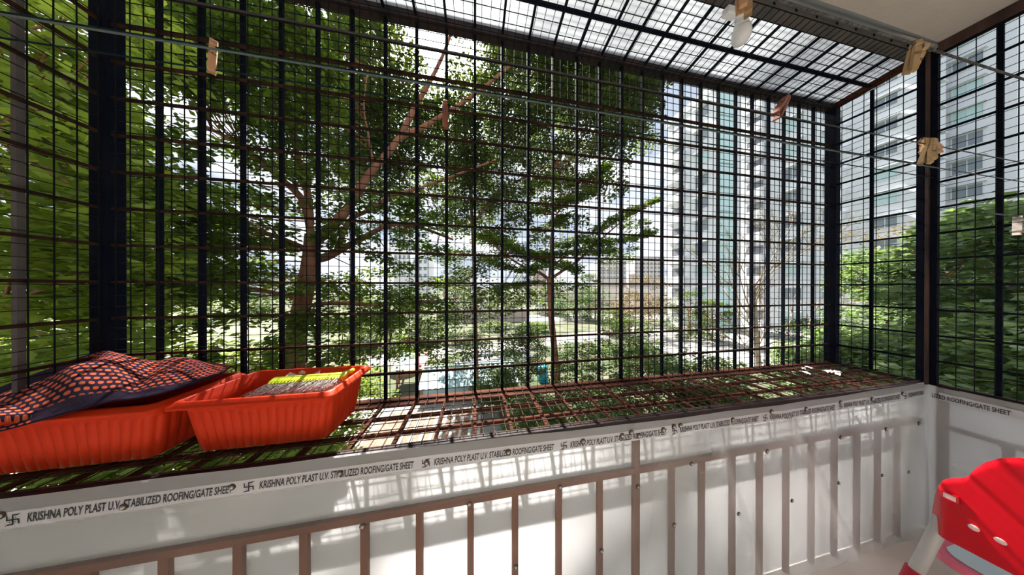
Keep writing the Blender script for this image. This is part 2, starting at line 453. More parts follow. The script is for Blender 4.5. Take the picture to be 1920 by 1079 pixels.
# roof bars
def roofz(y): return ZB + (ZT-ZB)*(y-YN)/(YF-YN)
sl = (ZT-ZB)/(YF-YN)
m_ = MB()
L_ = YF-YN
m_.add([(-0.005, 0, -0.005), (0.005, 0, -0.005), (0.005, 0, 0.005), (-0.005, 0, 0.005),
        (-0.005, L_, -0.005+sl*L_), (0.005, L_, -0.005+sl*L_), (0.005, L_, 0.005+sl*L_), (-0.005, L_, 0.005+sl*L_)],
       [(0, 3, 2, 1), (4, 5, 6, 7), (0, 1, 5, 4), (1, 2, 6, 5), (2, 3, 7, 6), (3, 0, 4, 7)])
me_ = m_.mesh('roof_bar', M_black)
for k in range(1, 28):
    o = link('roof_bar', me_, cage); o.location = local(cage, [(X0+k*S, YN, ZB+0.010)])[0]
bar_copies('roof_bar', M_black, (0, -0.006, -0.006), (XR-XL, 0.006, 0.006), [(XL, 0.835, roofz(0.835)-0.001)], cage)

# wire mesh, one net per face
def jit(a): return a + random.uniform(-0.0012, 0.0012)
w = 0.0011
def net_xz(x0, x1, z0, z1, y, pitch=MP):
    m = MB(); n = int((x1-x0)/pitch)
    for i in range(n+1):
        x = jit(x0+i*pitch); m.box((x-w, y-w, z0), (x+w, y+w, z1))
    for j in range(int((z1-z0)/pitch)+1):
        z = jit(z0+j*pitch); m.box((x0, y-w+0.002, z-w), (x1, y+w+0.002, z+w))
    return m
def net_yz(y0, y1, z0, z1, x, pitch=MP):
    m = MB(); n = int((y1-y0)/pitch)
    for i in range(n+1):
        y = jit(y0+i*pitch); m.box((x-w, y-w, z0), (x+w, y+w, z1))
    for j in range(int((z1-z0)/pitch)+1):
        z = jit(z0+j*pitch); m.box((x-w+0.002, y0, z-w), (x+w+0.002, y1, z+w))
    return m
def net_xy(x0, x1, y0, y1, zf, pitch=MP):
    m = MB(); n = int((x1-x0)/pitch)
    for i in range(n+1):
        x = jit(x0+i*pitch)
        a, b = zf(y0), zf(y1)
        m.add([(x-w, y0, a-w), (x+w, y0, a-w), (x+w, y0, a+w), (x-w, y0, a+w), (x-w, y1, b-w), (x+w, y1, b-w), (x+w, y1, b+w), (x-w, y1, b+w)],
              [(0, 3, 2, 1), (4, 5, 6, 7), (0, 1, 5, 4), (1, 2, 6, 5), (2, 3, 7, 6), (3, 0, 4, 7)])
    for j in range(int((y1-y0)/pitch)+1):
        y = jit(y0+j*pitch); z = zf(y)
        m.box((x0, y-w, z-w+0.002), (x1, y+w, z+w+0.002))
    return m
for nm, mb_, mm in (('front', net_xz(XL, XR, SHELF, ZT, YF-0.016), M_wire),
                    ('right', net_yz(YN+0.02, YF, SHELF, ZB, XR-0.008), M_wire),
                    ('left', net_yz(YN, YF, SHELF, ZB, XL+0.008), M_wire),
                    ('roof', net_xy(XL, XR, YN, YF, lambda y: roofz(y)-0.012), M_wire),
                    ('shelf', net_xy(XL, XR, YN+0.01, YF, lambda y: SHELF+0.003), M_wire_rust)):
    o = cpart(mb_, 'wire_mesh', mm); o['kind'] = 'stuff'

# ribbed plastic roof sheet resting on the roof bars
m_ = MB(); rows = []
ny = 130
for i in range(ny+1):
    y = 0.64 + (0.985-0.64)*i/ny
    z = roofz(y)+0.0205 + 0.0022*math.sin(2*math.pi*y/0.011*0.5)
    rows.append([(x, y, z + 0.003*math.sin(x*2.3+1.0)) for x in np.linspace(XL-0.15, XR+0.03, 30)])
m_.grid(rows)
roof_o = m_.build('roof_sheet', M_roof, smooth=True)
tag(roof_o, 'ribbed translucent plastic roof sheet lying on top of the bar cage', 'roof sheet')

# ------------------------------------------------------------------ side grille on the right
side = empty('side_grille', (XR, YN-0.02, SHELF), 'black bar grille on the right side between parapet and ceiling slab', 'grille')
def spart(mb, name, m, bevel=0.0):
    mb.v = local(side, mb.v); return mb.build(name, m, side, bevel=bevel)
YS = -1.2
spart(MB().box((XR-0.012, YN-0.009, SHELF-0.01), (XR+0.020, YN+0.002, ZB)), 'post', M_post, 0.002)
spart(MB().box((XR-0.004, YN-0.026, SHELF-0.01), (XR+0.020, YN-0.010, ZB)), 'post', M_black, 0.002)
spart(MB().box((XR-0.010, YS, ZB-0.030), (XR+0.030, YN-0.027, ZB+0.021)), 'top_rail', M_post, 0.002)
spart(MB().box((XR-0.006, YS, SHELF-0.012), (XR+0.016, YN-0.027, SHELF+0.004)), 'bottom_rail', M_flash, 0.002)
bar_copies('level_bar', M_black, (-0.0045, 0, -0.0045), (0.0045, YN-0.024-YS, 0.0045), [(XR, YS, ZH+j*SV-0.003) for j in range(-3, 10)], side)
bar_copies('upright_bar', M_black, (-0.0055, -0.0055, 0), (0.0055, 0.0055, ZB-SHELF),
           [(XR+0.010, 0.529-0.15*k, SHELF) for k in range(0, 11)], side)
o = spart(net_yz(YS, YN-0.022, SHELF, ZB, XR-0.008), 'wire_mesh', M_wire); o['kind'] = 'stuff'

# ------------------------------------------------------------------ railing behind the sheet
rail = empty('balcony_railing', (0.0, YN+0.02, 0.0), 'brown steel balcony railing showing through the milky sheet', 'railing')
def rpart(mb, name, m, bevel=0.0):
    mb.v = local(rail, mb.v); return mb.build(name, m, rail, bevel=bevel)
RY = YN+0.014
MID = CZ-0.700
rx = [-1.70, -1.55, -1.40, -1.25, -1.10, -0.95, -0.80, -0.641, -0.485, -0.328, -0.172, -0.014, 0.135, 0.293, 0.453, 0.766, 0.911, 1.068, 1.217, 1.370, 1.526, 1.674, 1.830, 1.979, 2.128]
bar_copies('baluster', M_railbrown, (-0.0105, -0.006, 0.0), (0.0105, 0.006, MID), [(x, RY, 0.0) for x in rx], rail)
rpart(MB().box((0.605-0.013, RY-0.008, 0), (0.605+0.013, RY+0.008, SHELF-0.05)), 'stanchion', M_railbrown, 0.002)
rpart(MB().box((-2.3, RY-0.007, MID-0.011), (XR, RY+0.007, MID+0.011)), 'middle_rail', M_railbrown, 0.002)
rpart(MB().box((-2.3, RY-0.009, SHELF-0.036), (XR, RY+0.004, SHELF-0.006)), 'top_rail', M_angle)
rpart(MB().box((-2.3, RY-0.002, SHELF-0.068), (XR, RY+0.006, SHELF-0.037)), 'top_rail', M_rail_grey)
srail = empty('side_railing', (XR+0.02, YN-0.1, 0.0), 'brown steel side railing behind the sheet under the right grille', 'railing')
def srp(mb, name, m):
    mb.v = local(srail, mb.v); return mb.build(name, m, srail, bevel=0.001)
SX = XR+0.014
srp(MB().box((SX-0.004, YS, SHELF-0.045), (SX+0.009, YN-0.02, SHELF-0.012)), 'top_rail', M_rail_grey)
srp(MB().box((SX-0.003, YS, SHELF-0.072), (SX+0.006, YN-0.02, SHELF-0.046)), 'top_rail', M_angle)
srp(MB().box((SX-0.005, YS, MID-0.011), (SX+0.007, YN-0.02, MID+0.011)), 'middle_rail', M_angle)
for k in range(9):
    srp(MB().box((SX-0.006, 0.513-0.155*k-0.011, 0.0), (SX+0.006, 0.513-0.155*k+0.011, MID-0.011)), 'baluster', M_angle)
srp(MB().box((SX-0.006, YN-0.050, 0.0), (SX+0.006, YN-0.022, SHELF-0.04)), 'corner_post', M_angle)

# ------------------------------------------------------------------ milky plastic sheet on the railing
def wr(x, z):
    """how far the sheet stands off the railing, metres"""
    k = min(1.0, max(0.0, (x-0.2)/1.6))
    t = (SHELF-z)/SHELF
    a = 0.0016 + k*0.008*(0.5+0.5*math.sin(x*9.1+z*3.1)) + k*0.006*(0.5+0.5*math.sin(x*23.0-z*7.0+1.0))
    b = 0.017*k*math.exp(-((x-1.0-(0.55-z)*0.35)/0.025)**2)        # diagonal crease
    c = 0.012*k*math.exp(-((x-1.42-(0.55-z)*0.6)/0.03)**2)
    edge = min(1.0, max(0.05, t*7))
    return (a+b+c)*edge
sheet = empty('plastic_sheet', (0.5, YN, 0.0), 'milky white plastic sheet printed with lettering, screwed to the front railing', 'sheet')
def shp(mb, name, m, smooth=False):
    mb.v = local(sheet, mb.v); return mb.build(name, m, sheet, smooth=smooth)
def toppz(x):
    return SHELF + 0.004 - 0.018*min(1, max(0, (x+0.3)/0.9)) + 0.016*min(1, max(0, (x-1.5)/0.75)) + 0.0015*math.sin(x*14)
xs = np.linspace(-2.3, XR-0.03, 260)
rows = []
for j in range(61):
    t = j/60.0
    row = []
    for x in xs:
        z = 0.004 + (toppz(x)-0.004)*t
        row.append((x, YN-0.0045-wr(x, z), z))
    rows.append(row)
m_ = MB(); m_.grid(rows, True)
def hazed(o, P):
    at = o.data.attributes.new('haze', 'FLOAT', 'POINT')
    at.data.foreach_set('value', [min(0.86, max(0.55 if p[2] > SHELF-0.072 else 0.06, 0.07+wr(p[0], p[2])*22.0+0.22*min(1, max(0, (p[0]-0.2)/1.4)))) if p[0] < XR-0.031 else 0.55 for p in P])
P_ = list(m_.v)
# the sheet turns the corner and runs along the side railing
o = shp(m_, 'film', M_sheet, True); hazed(o, P_)
rows = []
for j in range(31):
    t = j/30.0
    z = 0.004+(SHELF-0.012)*t
    row = [(XR-0.03, YN-0.0045-wr(XR-0.03, z), z)]
    for q in (0.25, 0.5, 0.75, 1.0):
        a = q*math.pi/2
        row.append((XR-0.03+0.026*math.sin(a), YN-0.006-0.026*(1-math.cos(a)), z))
    for y in np.linspace(YN-0.05, YS, 60):
        row.append((XR-0.004-0.002*(1+math.sin(y*21+z*4)), y, z))
    rows.append(row)
m_ = MB(); m_.grid(rows, True)
P_ = list(m_.v)
o = shp(m_, 'film', M_sheet, True); hazed(o, P_)
shp(MB().box((-2.3, YN+0.0235, 0.004), (XR+0.0265, YN+0.0255, SHELF-0.012)), 'added_backing', M_back)  # added white layer behind the bars; outside light makes the film read bright
shp(MB().box((XR+0.0245, YS, 0.004), (XR+0.0265, YN+0.0232, SHELF-0.012)), 'added_backing', M_back)

# printed band and lettering lie on the film
def sy(x, z, off): return YN-0.0045-wr(x, z)-off
bx = np.linspace(-2.3, XR-0.035, 240)
ZP1, ZP0 = CZ-0.5215, CZ-0.5585
rows = [[(x, sy(x, z-0.010*min(1, max(0, (x+0.2)/0.7))+0.012*min(1, max(0, (x-1.5)/0.7)), 0.0005),
          z-0.010*min(1, max(0, (x+0.2)/0.7))+0.012*min(1, max(0, (x-1.5)/0.7))) for x in bx] for z in np.linspace(ZP0, ZP1, 4)]
m_ = MB(); m_.grid(rows, True)
shp(m_, 'printed_band', M_band, True)

def text_mesh(body):
    cu = bpy.data.curves.new('lettering', 'FONT'); cu.body = body; cu.size = 1.0; cu.resolution_u = 3; cu.offset = 0.022
    ob = bpy.data.objects.new('lettering', cu); C.objects.link(ob)
    dg = bpy.context.evaluated_depsgraph_get()
    me = bpy.data.meshes.new_from_object(ob.evaluated_get(dg))
    v = np.array([p.co[:] for p in me.vertices]); f = [tuple(p.vertices) for p in me.polygons]
    C.objects.unlink(ob); bpy.data.objects.remove(ob); bpy.data.curves.remove(cu); bpy.data.meshes.remove(me)
    v[:, 0] -= v[:, 0].min()
    return v, f
TV, TF = text_mesh('KRISHNA POLY PLAST U.V. STABILIZED ROOFING/GATE SHEET')
TW = TV[:, 0].max()
TX = 0.392                        # printed length
TH = 0.0285                       # font size
def emblem():
    m = MB()
    t = 0.125
    def stroke(pts, w0, w1):
        for (a, b), (wa, wb) in zip(zip(pts[:-1], pts[1:]), zip([w0]*(len(pts)-1), [w0]*(len(pts)-2)+[w1])):
            a = np.array(a, float); b = np.array(b, float); d = b-a; d /= np.linalg.norm(d); n = np.array([-d[1], d[0]])
            a = a-d*wa*0.5
            m.add([(*(a-n*wa/2), 0), (*(b-n*wb/2), 0), (*(b+n*wb/2), 0), (*(a+n*wa/2), 0)], [(0, 1, 2, 3)])
    stroke([(0.5, 0.1), (0.5, 0.9)], t, t); stroke([(0.1, 0.5), (0.9, 0.5)], t, t)
    stroke([(0.5, 0.9), (0.85, 0.92), (1.02, 1.0)], t, 0.03)
    stroke([(0.9, 0.5), (0.92, 0.12)], t, t)
    stroke([(0.5, 0.1), (0.15, 0.08), (-0.02, 0.0)], t, 0.03)
    stroke([(0.1, 0.5), (0.08, 0.92)], t, t*0.8)
    for cx, cy in ((0.3, 0.7), (0.7, 0.7), (0.3, 0.3), (0.7, 0.3)):
        s = 0.05; m.add([(cx-s, cy, 0), (cx, cy-s, 0), (cx+s, cy, 0), (cx, cy+s, 0)], [(0, 1, 2, 3)])
    return m
EM = emblem()
def bz(x):
    return -0.012*min(1, max(0, (x+0.4)/0.8)) + 0.012*min(1, max(0, (x-1.5)/0.7))
xk = -1.030
k = 0
while xk < XR-0.1:
    base = CZ-0.5495
    vs = []
    for (a, b, c) in TV:
        x = xk + a/TW*TX; z = base + b*TH + a/TW*0.0 + bz(x)
        x += b*TH*0.08
        vs.append((min(x, XR-0.036), sy(min(x, XR-0.036), z, 0.0012), z))
    keep = [q for q in TF if max(vs[i][0] for i in q) < XR-0.037]
    m_ = MB(); m_.add(vs, keep); shp(m_, 'lettering', M_ink)
    vs = []
    for (a, b, c) in EM.v:
        x = xk-0.036+a*0.024; z = base-0.004+b*0.0265+bz(x)
        vs.append((x, sy(x, z, 0.0012), z))
    m_ = MB(); m_.add(vs, EM.f); shp(m_, 'emblem', M_ink)
    xk += 0.4525; k += 1
TV2, TF2 = text_mesh('LIZED ROOFING/GATE SHEET')
tw2 = TV2[:, 0].max()
vs = [(XR-0.0115, YN-0.018 - a/tw2*0.158, CZ-0.5600+b*TH) for a, b, c in TV2]
m_ = MB(); m_.add(vs, TF2); o = shp(m_, 'lettering', M_ink)
m_ = MB(); m_.grid([[(XR-0.0095, y, z) for y in np.linspace(YN-0.034, YS, 30)] for z in (CZ-0.567, CZ-0.530)], True)
shp(m_, 'printed_band', M_band)

# screws with washers holding the sheet
b_ = MB().lathe([(0.0, 0.0), (0.0098, 0.0), (0.0098, 0.0016), (0.0, 0.0016)], 14, Matrix.Rotation(math.pi/2, 4, 'X'))
me_w = b_.mesh('washer', M_washer)
b_ = MB().lathe([(0.0062, 0.0016), (0.0062, 0.003), (0.0050, 0.0052), (0.0026, 0.0064), (0.0003, 0.0068)], 12, Matrix.Rotation(math.pi/2, 4, 'X'))
me_h = b_.mesh('screw_head', M_bolt, True)
for (px, py) in [(2, 967), (435, 914), (232, 951), (637, 888), (800, 868), (953, 848), (1093, 828), (1166, 817), (1183, 811), (1197, 817), (1243, 806),
                 (1263, 800), (1275, 798), (1373, 787), (1445, 772), (1510, 767), (1575, 755), (1632, 748), (1690, 738),
                 (680, 987), (880, 945), (1050, 913), (1295, 869), (1435, 845), (1575, 820), (1655, 803), (1718, 793),
                 (967, 1063), (1127, 1032), (1195, 912), (1262, 982), (1380, 960), (1481, 937), (1570, 905), (1650, 890), (1695, 882)]:
    p = onY(px, py, YN-0.006)
    y = sy(p[0], p[2], 0.0006)
    o = link('washer', me_w, sheet); o.location = local(sheet, [(p[0], y, p[2])])[0]
    h = link('screw_head', me_h, o)
    sc = 0.85 if py > 860 else 1.0
    o.scale = (sc, sc, sc)

# ------------------------------------------------------------------ planters
def planter_mesh(Lx, Ly, H, seed=0):
    """ribbed tapered trough with a rolled rim, centred, base at z = 0"""
    n = 420
    def ring(lx, ly, r, z, rib=0.0):
        pts = []
        per = 2*(lx-2*r)+2*(ly-2*r)+2*math.pi*r
        segs = [('l', (lx/2-r, -ly/2), (0, 0)), ]
        for i in range(n):
            s = per*i/n
            a1 = lx-2*r; a2 = math.pi*r/2; b1 = ly-2*r
            q = s; nx = ny_ = 0
            if q < a1: x, y, nx, ny_ = -lx/2+r+q, -ly/2, 0, -1
            elif (q := q-a1) < a2:
                t = q/r; nx, ny_ = math.sin(t), -math.cos(t); x, y = lx/2-r+r*nx, -ly/2+r+r*ny_
            elif (q := q-a2) < b1: x, y, nx, ny_ = lx/2, -ly/2+r+q, 1, 0
            elif (q := q-b1) < a2:
                t = q/r; nx, ny_ = math.cos(t), math.sin(t); x, y = lx/2-r+r*nx, ly/2-r+r*ny_
            elif (q := q-a2) < a1: x, y, nx, ny_ = lx/2-r-q, ly/2, 0, 1
            elif (q := q-a1) < a2:
                t = q/r; nx, ny_ = -math.sin(t), math.cos(t); x, y = -lx/2+r+r*nx, ly/2-r+r*ny_
            elif (q := q-a2) < b1: x, y, nx, ny_ = -lx/2, ly/2-r-q, -1, 0
            else:
                q -= b1; t = q/r; nx, ny_ = -math.cos(t), -math.sin(t); x, y = -lx/2+r+r*nx, -ly/2+r+r*ny_
            ph = s/per*46*2*math.pi
            d = rib*(abs(math.cos(ph/2))**0.7)
            pts.append((x+nx*d, y+ny_*d, z))
        return pts
    bx, by = Lx-0.085, Ly-0.085
    tx, ty = Lx-0.045, Ly-0.045
    def lerp(t): return bx+(tx-bx)*t, by+(ty-by)*t
    rg = []
    rg.append(ring(bx-0.05, by-0.05, 0.02, 0.003))
    rg.append(ring(bx-0.008, by-0.008, 0.022, 0.0))
    l = lerp(0.05); rg.append(ring(l[0], l[1], 0.024, 0.006, 0.0045))
    l = lerp(0.35); rg.append(ring(l[0], l[1], 0.024, H*0.35, 0.0060))
    l = lerp(0.74); rg.append(ring(l[0], l[1], 0.024, H*0.72, 0.0060))
    l = lerp(0.80); rg.append(ring(l[0]+0.006, l[1]+0.006, 0.024, H*0.765, 0.0))
    l = lerp(0.95); rg.append(ring(l[0]+0.008, l[1]+0.008, 0.024, H-0.017))
    rg.append(ring(Lx-0.004, Ly-0.004, 0.018, H-0.019))
    rg.append(ring(Lx, Ly, 0.020, H-0.015))
    rg.append(ring(Lx-0.003, Ly-0.003, 0.020, H-0.011))
    rg.append(ring(Lx-0.012, Ly-0.012, 0.020, H-0.0085))
    rg.append(ring(Lx-0.020, Ly-0.020, 0.020, H-0.002))
    rg.append(ring(Lx-0.030, Ly-0.030, 0.020, H))
    rg.append(ring(Lx-0.042, Ly-0.042, 0.020, H-0.003))
    rg.append(ring(Lx-0.052, Ly-0.052, 0.020, H-0.022))
    rg.append(ring(Lx-0.060, Ly-0.060, 0.020, H-0.024))
    rg.append(ring(Lx-0.066, Ly-0.066, 0.020, H-0.05))
    rg.append(ring(bx-0.012, by-0.012, 0.018, 0.008))
    m = MB(); m.v = [p for r in rg for p in r]
    for i in range(len(rg)-1):
        for k in range(n):
            a = i*n+k; b = i*n+(k+1) % n
            m.f.append((a, b, b+n, a+n))
    m.f.append(tuple(range(n-1, -1, -1)))
    m.f.append(tuple(range((len(rg)-1)*n, len(rg)*n)))
    return m.mesh('trough', M_terra, True)
PZ = SHELF+0.0055
PH = 0.166
pm = planter_mesh(0.415, 0.250, PH)
soil_me = None
def soil_mesh(lx, ly, z):
    m = MB(); rows = []
    for i in range(13):
        rows.append([(-lx/2+lx*j/18, -ly/2+ly*i/12, z+0.006*math.sin(j*1.7+i)*math.cos(i*1.3-j*0.4)) for j in range(19)])
    m.grid(rows, True); 
    return m.mesh('soil', M_soil, True)
soil_me = soil_mesh(0.415-0.086, 0.250-0.086, PH-0.080)
plR = empty('planter', (-0.632, 0.838, PZ), 'orange ribbed plastic trough planter holding a lime brush', 'planter', rz=math.radians(-1.0))
link('trough', pm, plR); link('soil', soil_me, plR)
plL = empty('planter', (-1.062, 0.838, PZ), 'orange ribbed plastic trough planter half covered by a checked cloth', 'planter', rz=math.radians(0.0))
link('trough', pm, plL); link('soil', soil_me, plL)

# brush in the right planter
BT = Matrix.Translation((-0.595, 0.862, PZ+PH-0.022)) @ Matrix.Rotation(math.radians(2.5), 4, 'Z') @ Matrix.Rotation(math.radians(16), 4, 'X')
brush = empty('hand_brush', (-0.595, 0.862, PZ+PH-0.022), 'lime green hand brush with grey bristles lying in the orange planter', 'brush')
def bp(mb, name, m, smooth=False, bevel=0.0):
    mb.v = local(brush, [tuple(BT @ Vector(p)) for p in mb.v]); return mb.build(name, m, brush, smooth=smooth, bevel=bevel)
m_ = MB(); m_.box((-0.115, 0.000, -0.012), (0.115, 0.030, 0.012)); bp(m_, 'block', M_green, bevel=0.004)
m_ = MB()
for i in range(24):
    x = -0.108+i*0.0094
    m_.box((x, -0.006, 0.002), (x+0.005, 0.002, 0.011))
bp(m_, 'comb_edge', M_green)
m_ = MB()
m_.tube([(0.10, 0.03, 0), (0.118, 0.045, -0.002), (0.115, 0.062, -0.006)], [0.010, 0.009, 0.007], 10)
bp(m_, 'handle', M_green, True)
m_ = MB()
for i in range(84):
    for j in range(4):
        x = -0.110+0.220*(i+random.random())/84; z = -0.010+0.020*(j+random.random())/4
        sp = 0.055+random.uniform(-0.008, 0.006)
        dx = -0.012+(x/0.115)*0.012+random.uniform(-0.009, 0.009)-0.012; dz = random.uniform(-0.012, 0.006)+(j-2.5)*0.003
        m_.tube([(x, -0.001, z), (x+dx*0.45, -sp*0.55, z+dz*0.4), (x+dx, -sp, z+dz)], [0.0014, 0.0011, 0.0004], 4, False)
o = bp(m_, 'bristles', M_brist); o['kind'] = 'stuff'
# pink dustpan end behind the brush
dp = empty('dustpan', (-0.655, 0.905, PZ+PH-0.03), 'pale pink plastic dustpan showing behind the lime brush', 'dustpan')
m_ = MB(); rows = []
for i in range(9):
    t = i/8.0
    rows.append([((j/10-0.5)*(0.15-0.05*t), -0.02+0.055*t, -0.035+0.075*t*0.6+0.012*(abs(j-5)/5)**3) for j in range(11)])
m_.grid(rows, True); o = m_.build('pan', M_pink, dp, smooth=True)
md = o.modifiers.new('thick', 'SOLIDIFY'); md.thickness = 0.003
m_ = MB(); m_.tube([(-0.01, 0.033, 0.012), (-0.01, 0.046, 0.014), (-0.01, 0.056, 0.012)], [0.012, 0.010, 0.007], 10)
m_.build('handle', M_pink, dp, smooth=True)

# checked cloth over the left planter
def cloth_mat():
    m = bpy.data.materials.new('woven_cloth'); m.use_nodes = True
    t = m.node_tree; b = t.nodes['Principled BSDF']; b.inputs['Roughness'].default_value = 0.95
    b.inputs['Specular IOR Level'].default_value = 0.1
    uv = t.nodes.new('ShaderNodeUVMap'); uv.uv_map = 'UVMap'
    def mth(op, x, y=None):
        n_ = t.nodes.new('ShaderNodeMath'); n_.operation = op
        for k_, q_ in enumerate((x, y)):
            if q_ is None: continue
            if isinstance(q_, (int, float)): n_.inputs[k_].default_value = q_
            else: t.links.new(q_, n_.inputs[k_])
        return n_.outputs[0]
    sep = t.nodes.new('ShaderNodeSeparateXYZ'); t.links.new(uv.outputs['UV'], sep.inputs[0])
    row = mth('FLOOR', sep.outputs['Y'])
    uu = mth('FRACT', mth('ADD', sep.outputs['X'], mth('MULTIPLY', mth('MODULO', row, 2.0), 0.5)))
    vv = mth('FRACT', sep.outputs['Y'])
    du = mth('POWER', mth('ABSOLUTE', mth('DIVIDE', mth('SUBTRACT', uu, 0.5), 0.36)), 2.5)
    dv = mth('POWER', mth('ABSOLUTE', mth('DIVIDE', mth('SUBTRACT', vv, 0.5), 0.30)), 2.5)
    rr = mth('ADD', du, dv)
    dash = t.nodes.new('ShaderNodeValToRGB')
    dash.color_ramp.elements[0].position = 0.75; dash.color_ramp.elements[0].color = (1, 1, 1, 1)
    dash.color_ramp.elements[1].position = 1.0; dash.color_ramp.elements[1].color = (0, 0, 0, 1)
    t.links.new(rr, dash.inputs['Fac'])
    br = t.nodes.new('ShaderNodeMix'); br.data_type = 'RGBA'
    br.inputs[6].default_value = (0.022, 0.012, 0.03, 1); br.inputs[7].default_value = (0.66, 0.125, 0.055, 1)
    t.links.new(dash.outputs['Color'], br.inputs['Factor'])
    at = t.nodes.new('ShaderNodeAttribute'); at.attribute_name = 'border'
    mx = t.nodes.new('ShaderNodeMix'); mx.data_type = 'RGBA'
    t.links.new(at.outputs['Fac'], mx.inputs['Factor'])
    t.links.new(br.outputs[2], mx.inputs[6]); mx.inputs[7].default_value = (0.022, 0.013, 0.032, 1)
    n = t.nodes.new('ShaderNodeTexNoise'); n.inputs['Scale'].default_value = 900
    bpn = t.nodes.new('ShaderNodeBump'); bpn.inputs['Strength'].default_value = 0.3; bpn.inputs['Distance'].default_value = 0.003
    ad = t.nodes.new('ShaderNodeMath'); ad.operation = 'ADD'
    t.links.new(n.outputs['Fac'], ad.inputs[0])
    t.links.new(dash.outputs['Color'], ad.inputs[1])
    t.links.new(ad.outputs[0], bpn.inputs['Height']); t.links.new(bpn.outputs['Normal'], b.inputs['Normal'])
    t.links.new(mx.outputs[2], b.inputs['Base Color'])
    return m
M_cloth = cloth_mat()
def cr(P, t):
    n = len(P); u = t*(n-1); i = min(int(u), n-2); f = u-i
    p0 = P[max(0, i-1)]; p1 = P[i]; p2 = P[i+1]; p3 = P[min(n-1, i+2)]
    return 0.5*((2*p1)+(-p0+p2)*f+(2*p0-5*p1+4*p2-p3)*f*f+(-p0+3*p1-3*p2+p3)*f**3)
rimz = PZ+PH
F0 = [onY(*p) for p in ((-75, 822, 0.700), (10, 806, 0.700), (70, 790, 0.700), (150, 768, 0.712), (205, 753, 0.716), (258, 746, 0.722), (312, 735, 0.742), (380, 714, 0.82), (425, 697, 0.905))]
F1 = [onY(*p) for p in ((-75, 800, 0.775), (10, 770, 0.775), (80, 742, 0.775), (150, 712, 0.78), (215, 712, 0.79), (270, 714, 0.80), (330, 704, 0.81), (385, 700, 0.87), (430, 692, 0.92))]
F2 = [onY(*p) for p in ((-75, 775, 0.86), (10, 738, 0.86), (90, 708, 0.86), (160, 678, 0.86), (222, 682, 0.865), (278, 692, 0.87), (335, 684, 0.88), (390, 686, 0.91), (436, 688, 0.935))]
F3 = [onY(*p) for p in ((-75, 782, 0.92), (10, 746, 0.92), (95, 715, 0.92), (160, 686, 0.92), (212, 664, 0.93), (268, 674, 0.93), (335, 671, 0.93), (395, 680, 0.94), (441, 688, 0.945))]
F4 = [onY(*p) for p in ((-75, 758, 0.952), (10, 722, 0.952), (95, 690, 0.952), (165, 665, 0.952), (205, 658, 0.952), (265, 678, 0.950), (335, 675, 0.950), (395, 682, 0.952), (443, 689, 0.952))]
nu, nv = 110, 60
m_ = MB(); rows = []
bord = []
for j in range(nv+1):
    s = j/nv
    row = []
    for i in range(nu+1):
        t = i/nu
        col = [cr(F, t) for F in (F0, F1, F2, F3, F4)]
        p = cr(col, s).copy()
        p[2] += 0.003*math.sin(t*38+s*5)*math.sin(math.pi*s) - 0.010*math.exp(-((t-0.58-0.12*s)/0.035)**2)*math.sin(math.pi*s)
        # nothing sinks through the rim of the trough
        inside = (p[1] > 0.716 and p[1] < 0.962 and p[0] > -1.268 and p[0] < -0.858)
        p[2] = max(p[2], rimz+0.003) if inside else p[2]
        p[2] = max(p[2], SHELF+0.06)
        row.append(tuple(p))
        bord.append(1.0 if (s < 0.12 and t > 0.22) or s > (0.80 if t < 0.36 else 0.95) or t > 0.985 else 0.0)
    rows.append(row)
m_.grid(rows)
cme = m_.mesh('checked_cloth', M_cloth, True)
ats = cme.attributes.new('border', 'FLOAT', 'POINT'); ats.data.foreach_set('value', bord)
uvl = cme.uv_layers.new(name='UVMap')
uvs = []
for lp in cme.loops:
    vi = lp.vertex_index; i = vi % (nu+1); j = vi//(nu+1)
    uvs += [i/nu*30.0, j/nv*21.0]
uvl.data.foreach_set('uv', uvs)
cl = link('checked_cloth', cme)
md = cl.modifiers.new('thick', 'SOLIDIFY'); md.thickness = 0.003; md.offset = 1
tag(cl, 'dark cloth with woven orange dashes draped over the left planter', 'cloth')

# dry grass wisp where the planters meet
dg_ = MB()
P0 = onZ(335, 716, rimz+0.004)
for i in range(34):
    a = random.uniform(-0.5, 0.7); L = random.uniform(0.03, 0.085)
    b = P0 + np.array([random.uniform(-0.03, 0.02), random.uniform(-0.02, 0.035), random.uniform(0.002, 0.010)])
    d = np.array([math.cos(a)*0.7, math.sin(a)+0.45, random.uniform(-0.02, 0.22)]); d /= np.linalg.norm(d)
    dg_.tube([b-d*L*0.5, b+np.array([0, 0, 0.003]), b+d*L*0.5], [0.0008, 0.0009, 0.0004], 4)
wv = dg_.build('dry_grass', M_straw); tag(wv, 'wisp of dry straw lying on the rims between the two planters', 'dry grass', kind='stuff')

# white scraps on the shelf
def scrap(px, py, a, s, label):
    p = onZ(px, py, SHELF+0.006)
    m = MB(); rows = []
    for i in range(5):
        rows.append([((j/6-0.5)*s*2.0, (i/4-0.5)*s*0.8, 0.003+0.35*s*abs(math.sin(j*1.3+i*0.9+a*5))) for j in range(7)])
    m.grid(rows, True)
    o = m.build('paper_scrap', M_paper)
    o.location = p; o.rotation_euler = (0, 0, a)
    md = o.modifiers.new('thick', 'SOLIDIFY'); md.thickness = 0.0012
    tag(o, label, 'paper', 'torn white scraps on the cage shelf')
scrap(1507, 693, 0.5, 0.016, 'white paper scrap on the shelf, second from left of its cluster')
scrap(1517, 691, 1.2, 0.016, 'white paper scrap on the shelf, at the back of its cluster')
scrap(1506, 699, -0.6, 0.015, 'white paper scrap on the shelf, leftmost of its cluster')
scrap(1513, 702, 0.9, 0.020, 'white paper scrap on the shelf, nearest the railing')
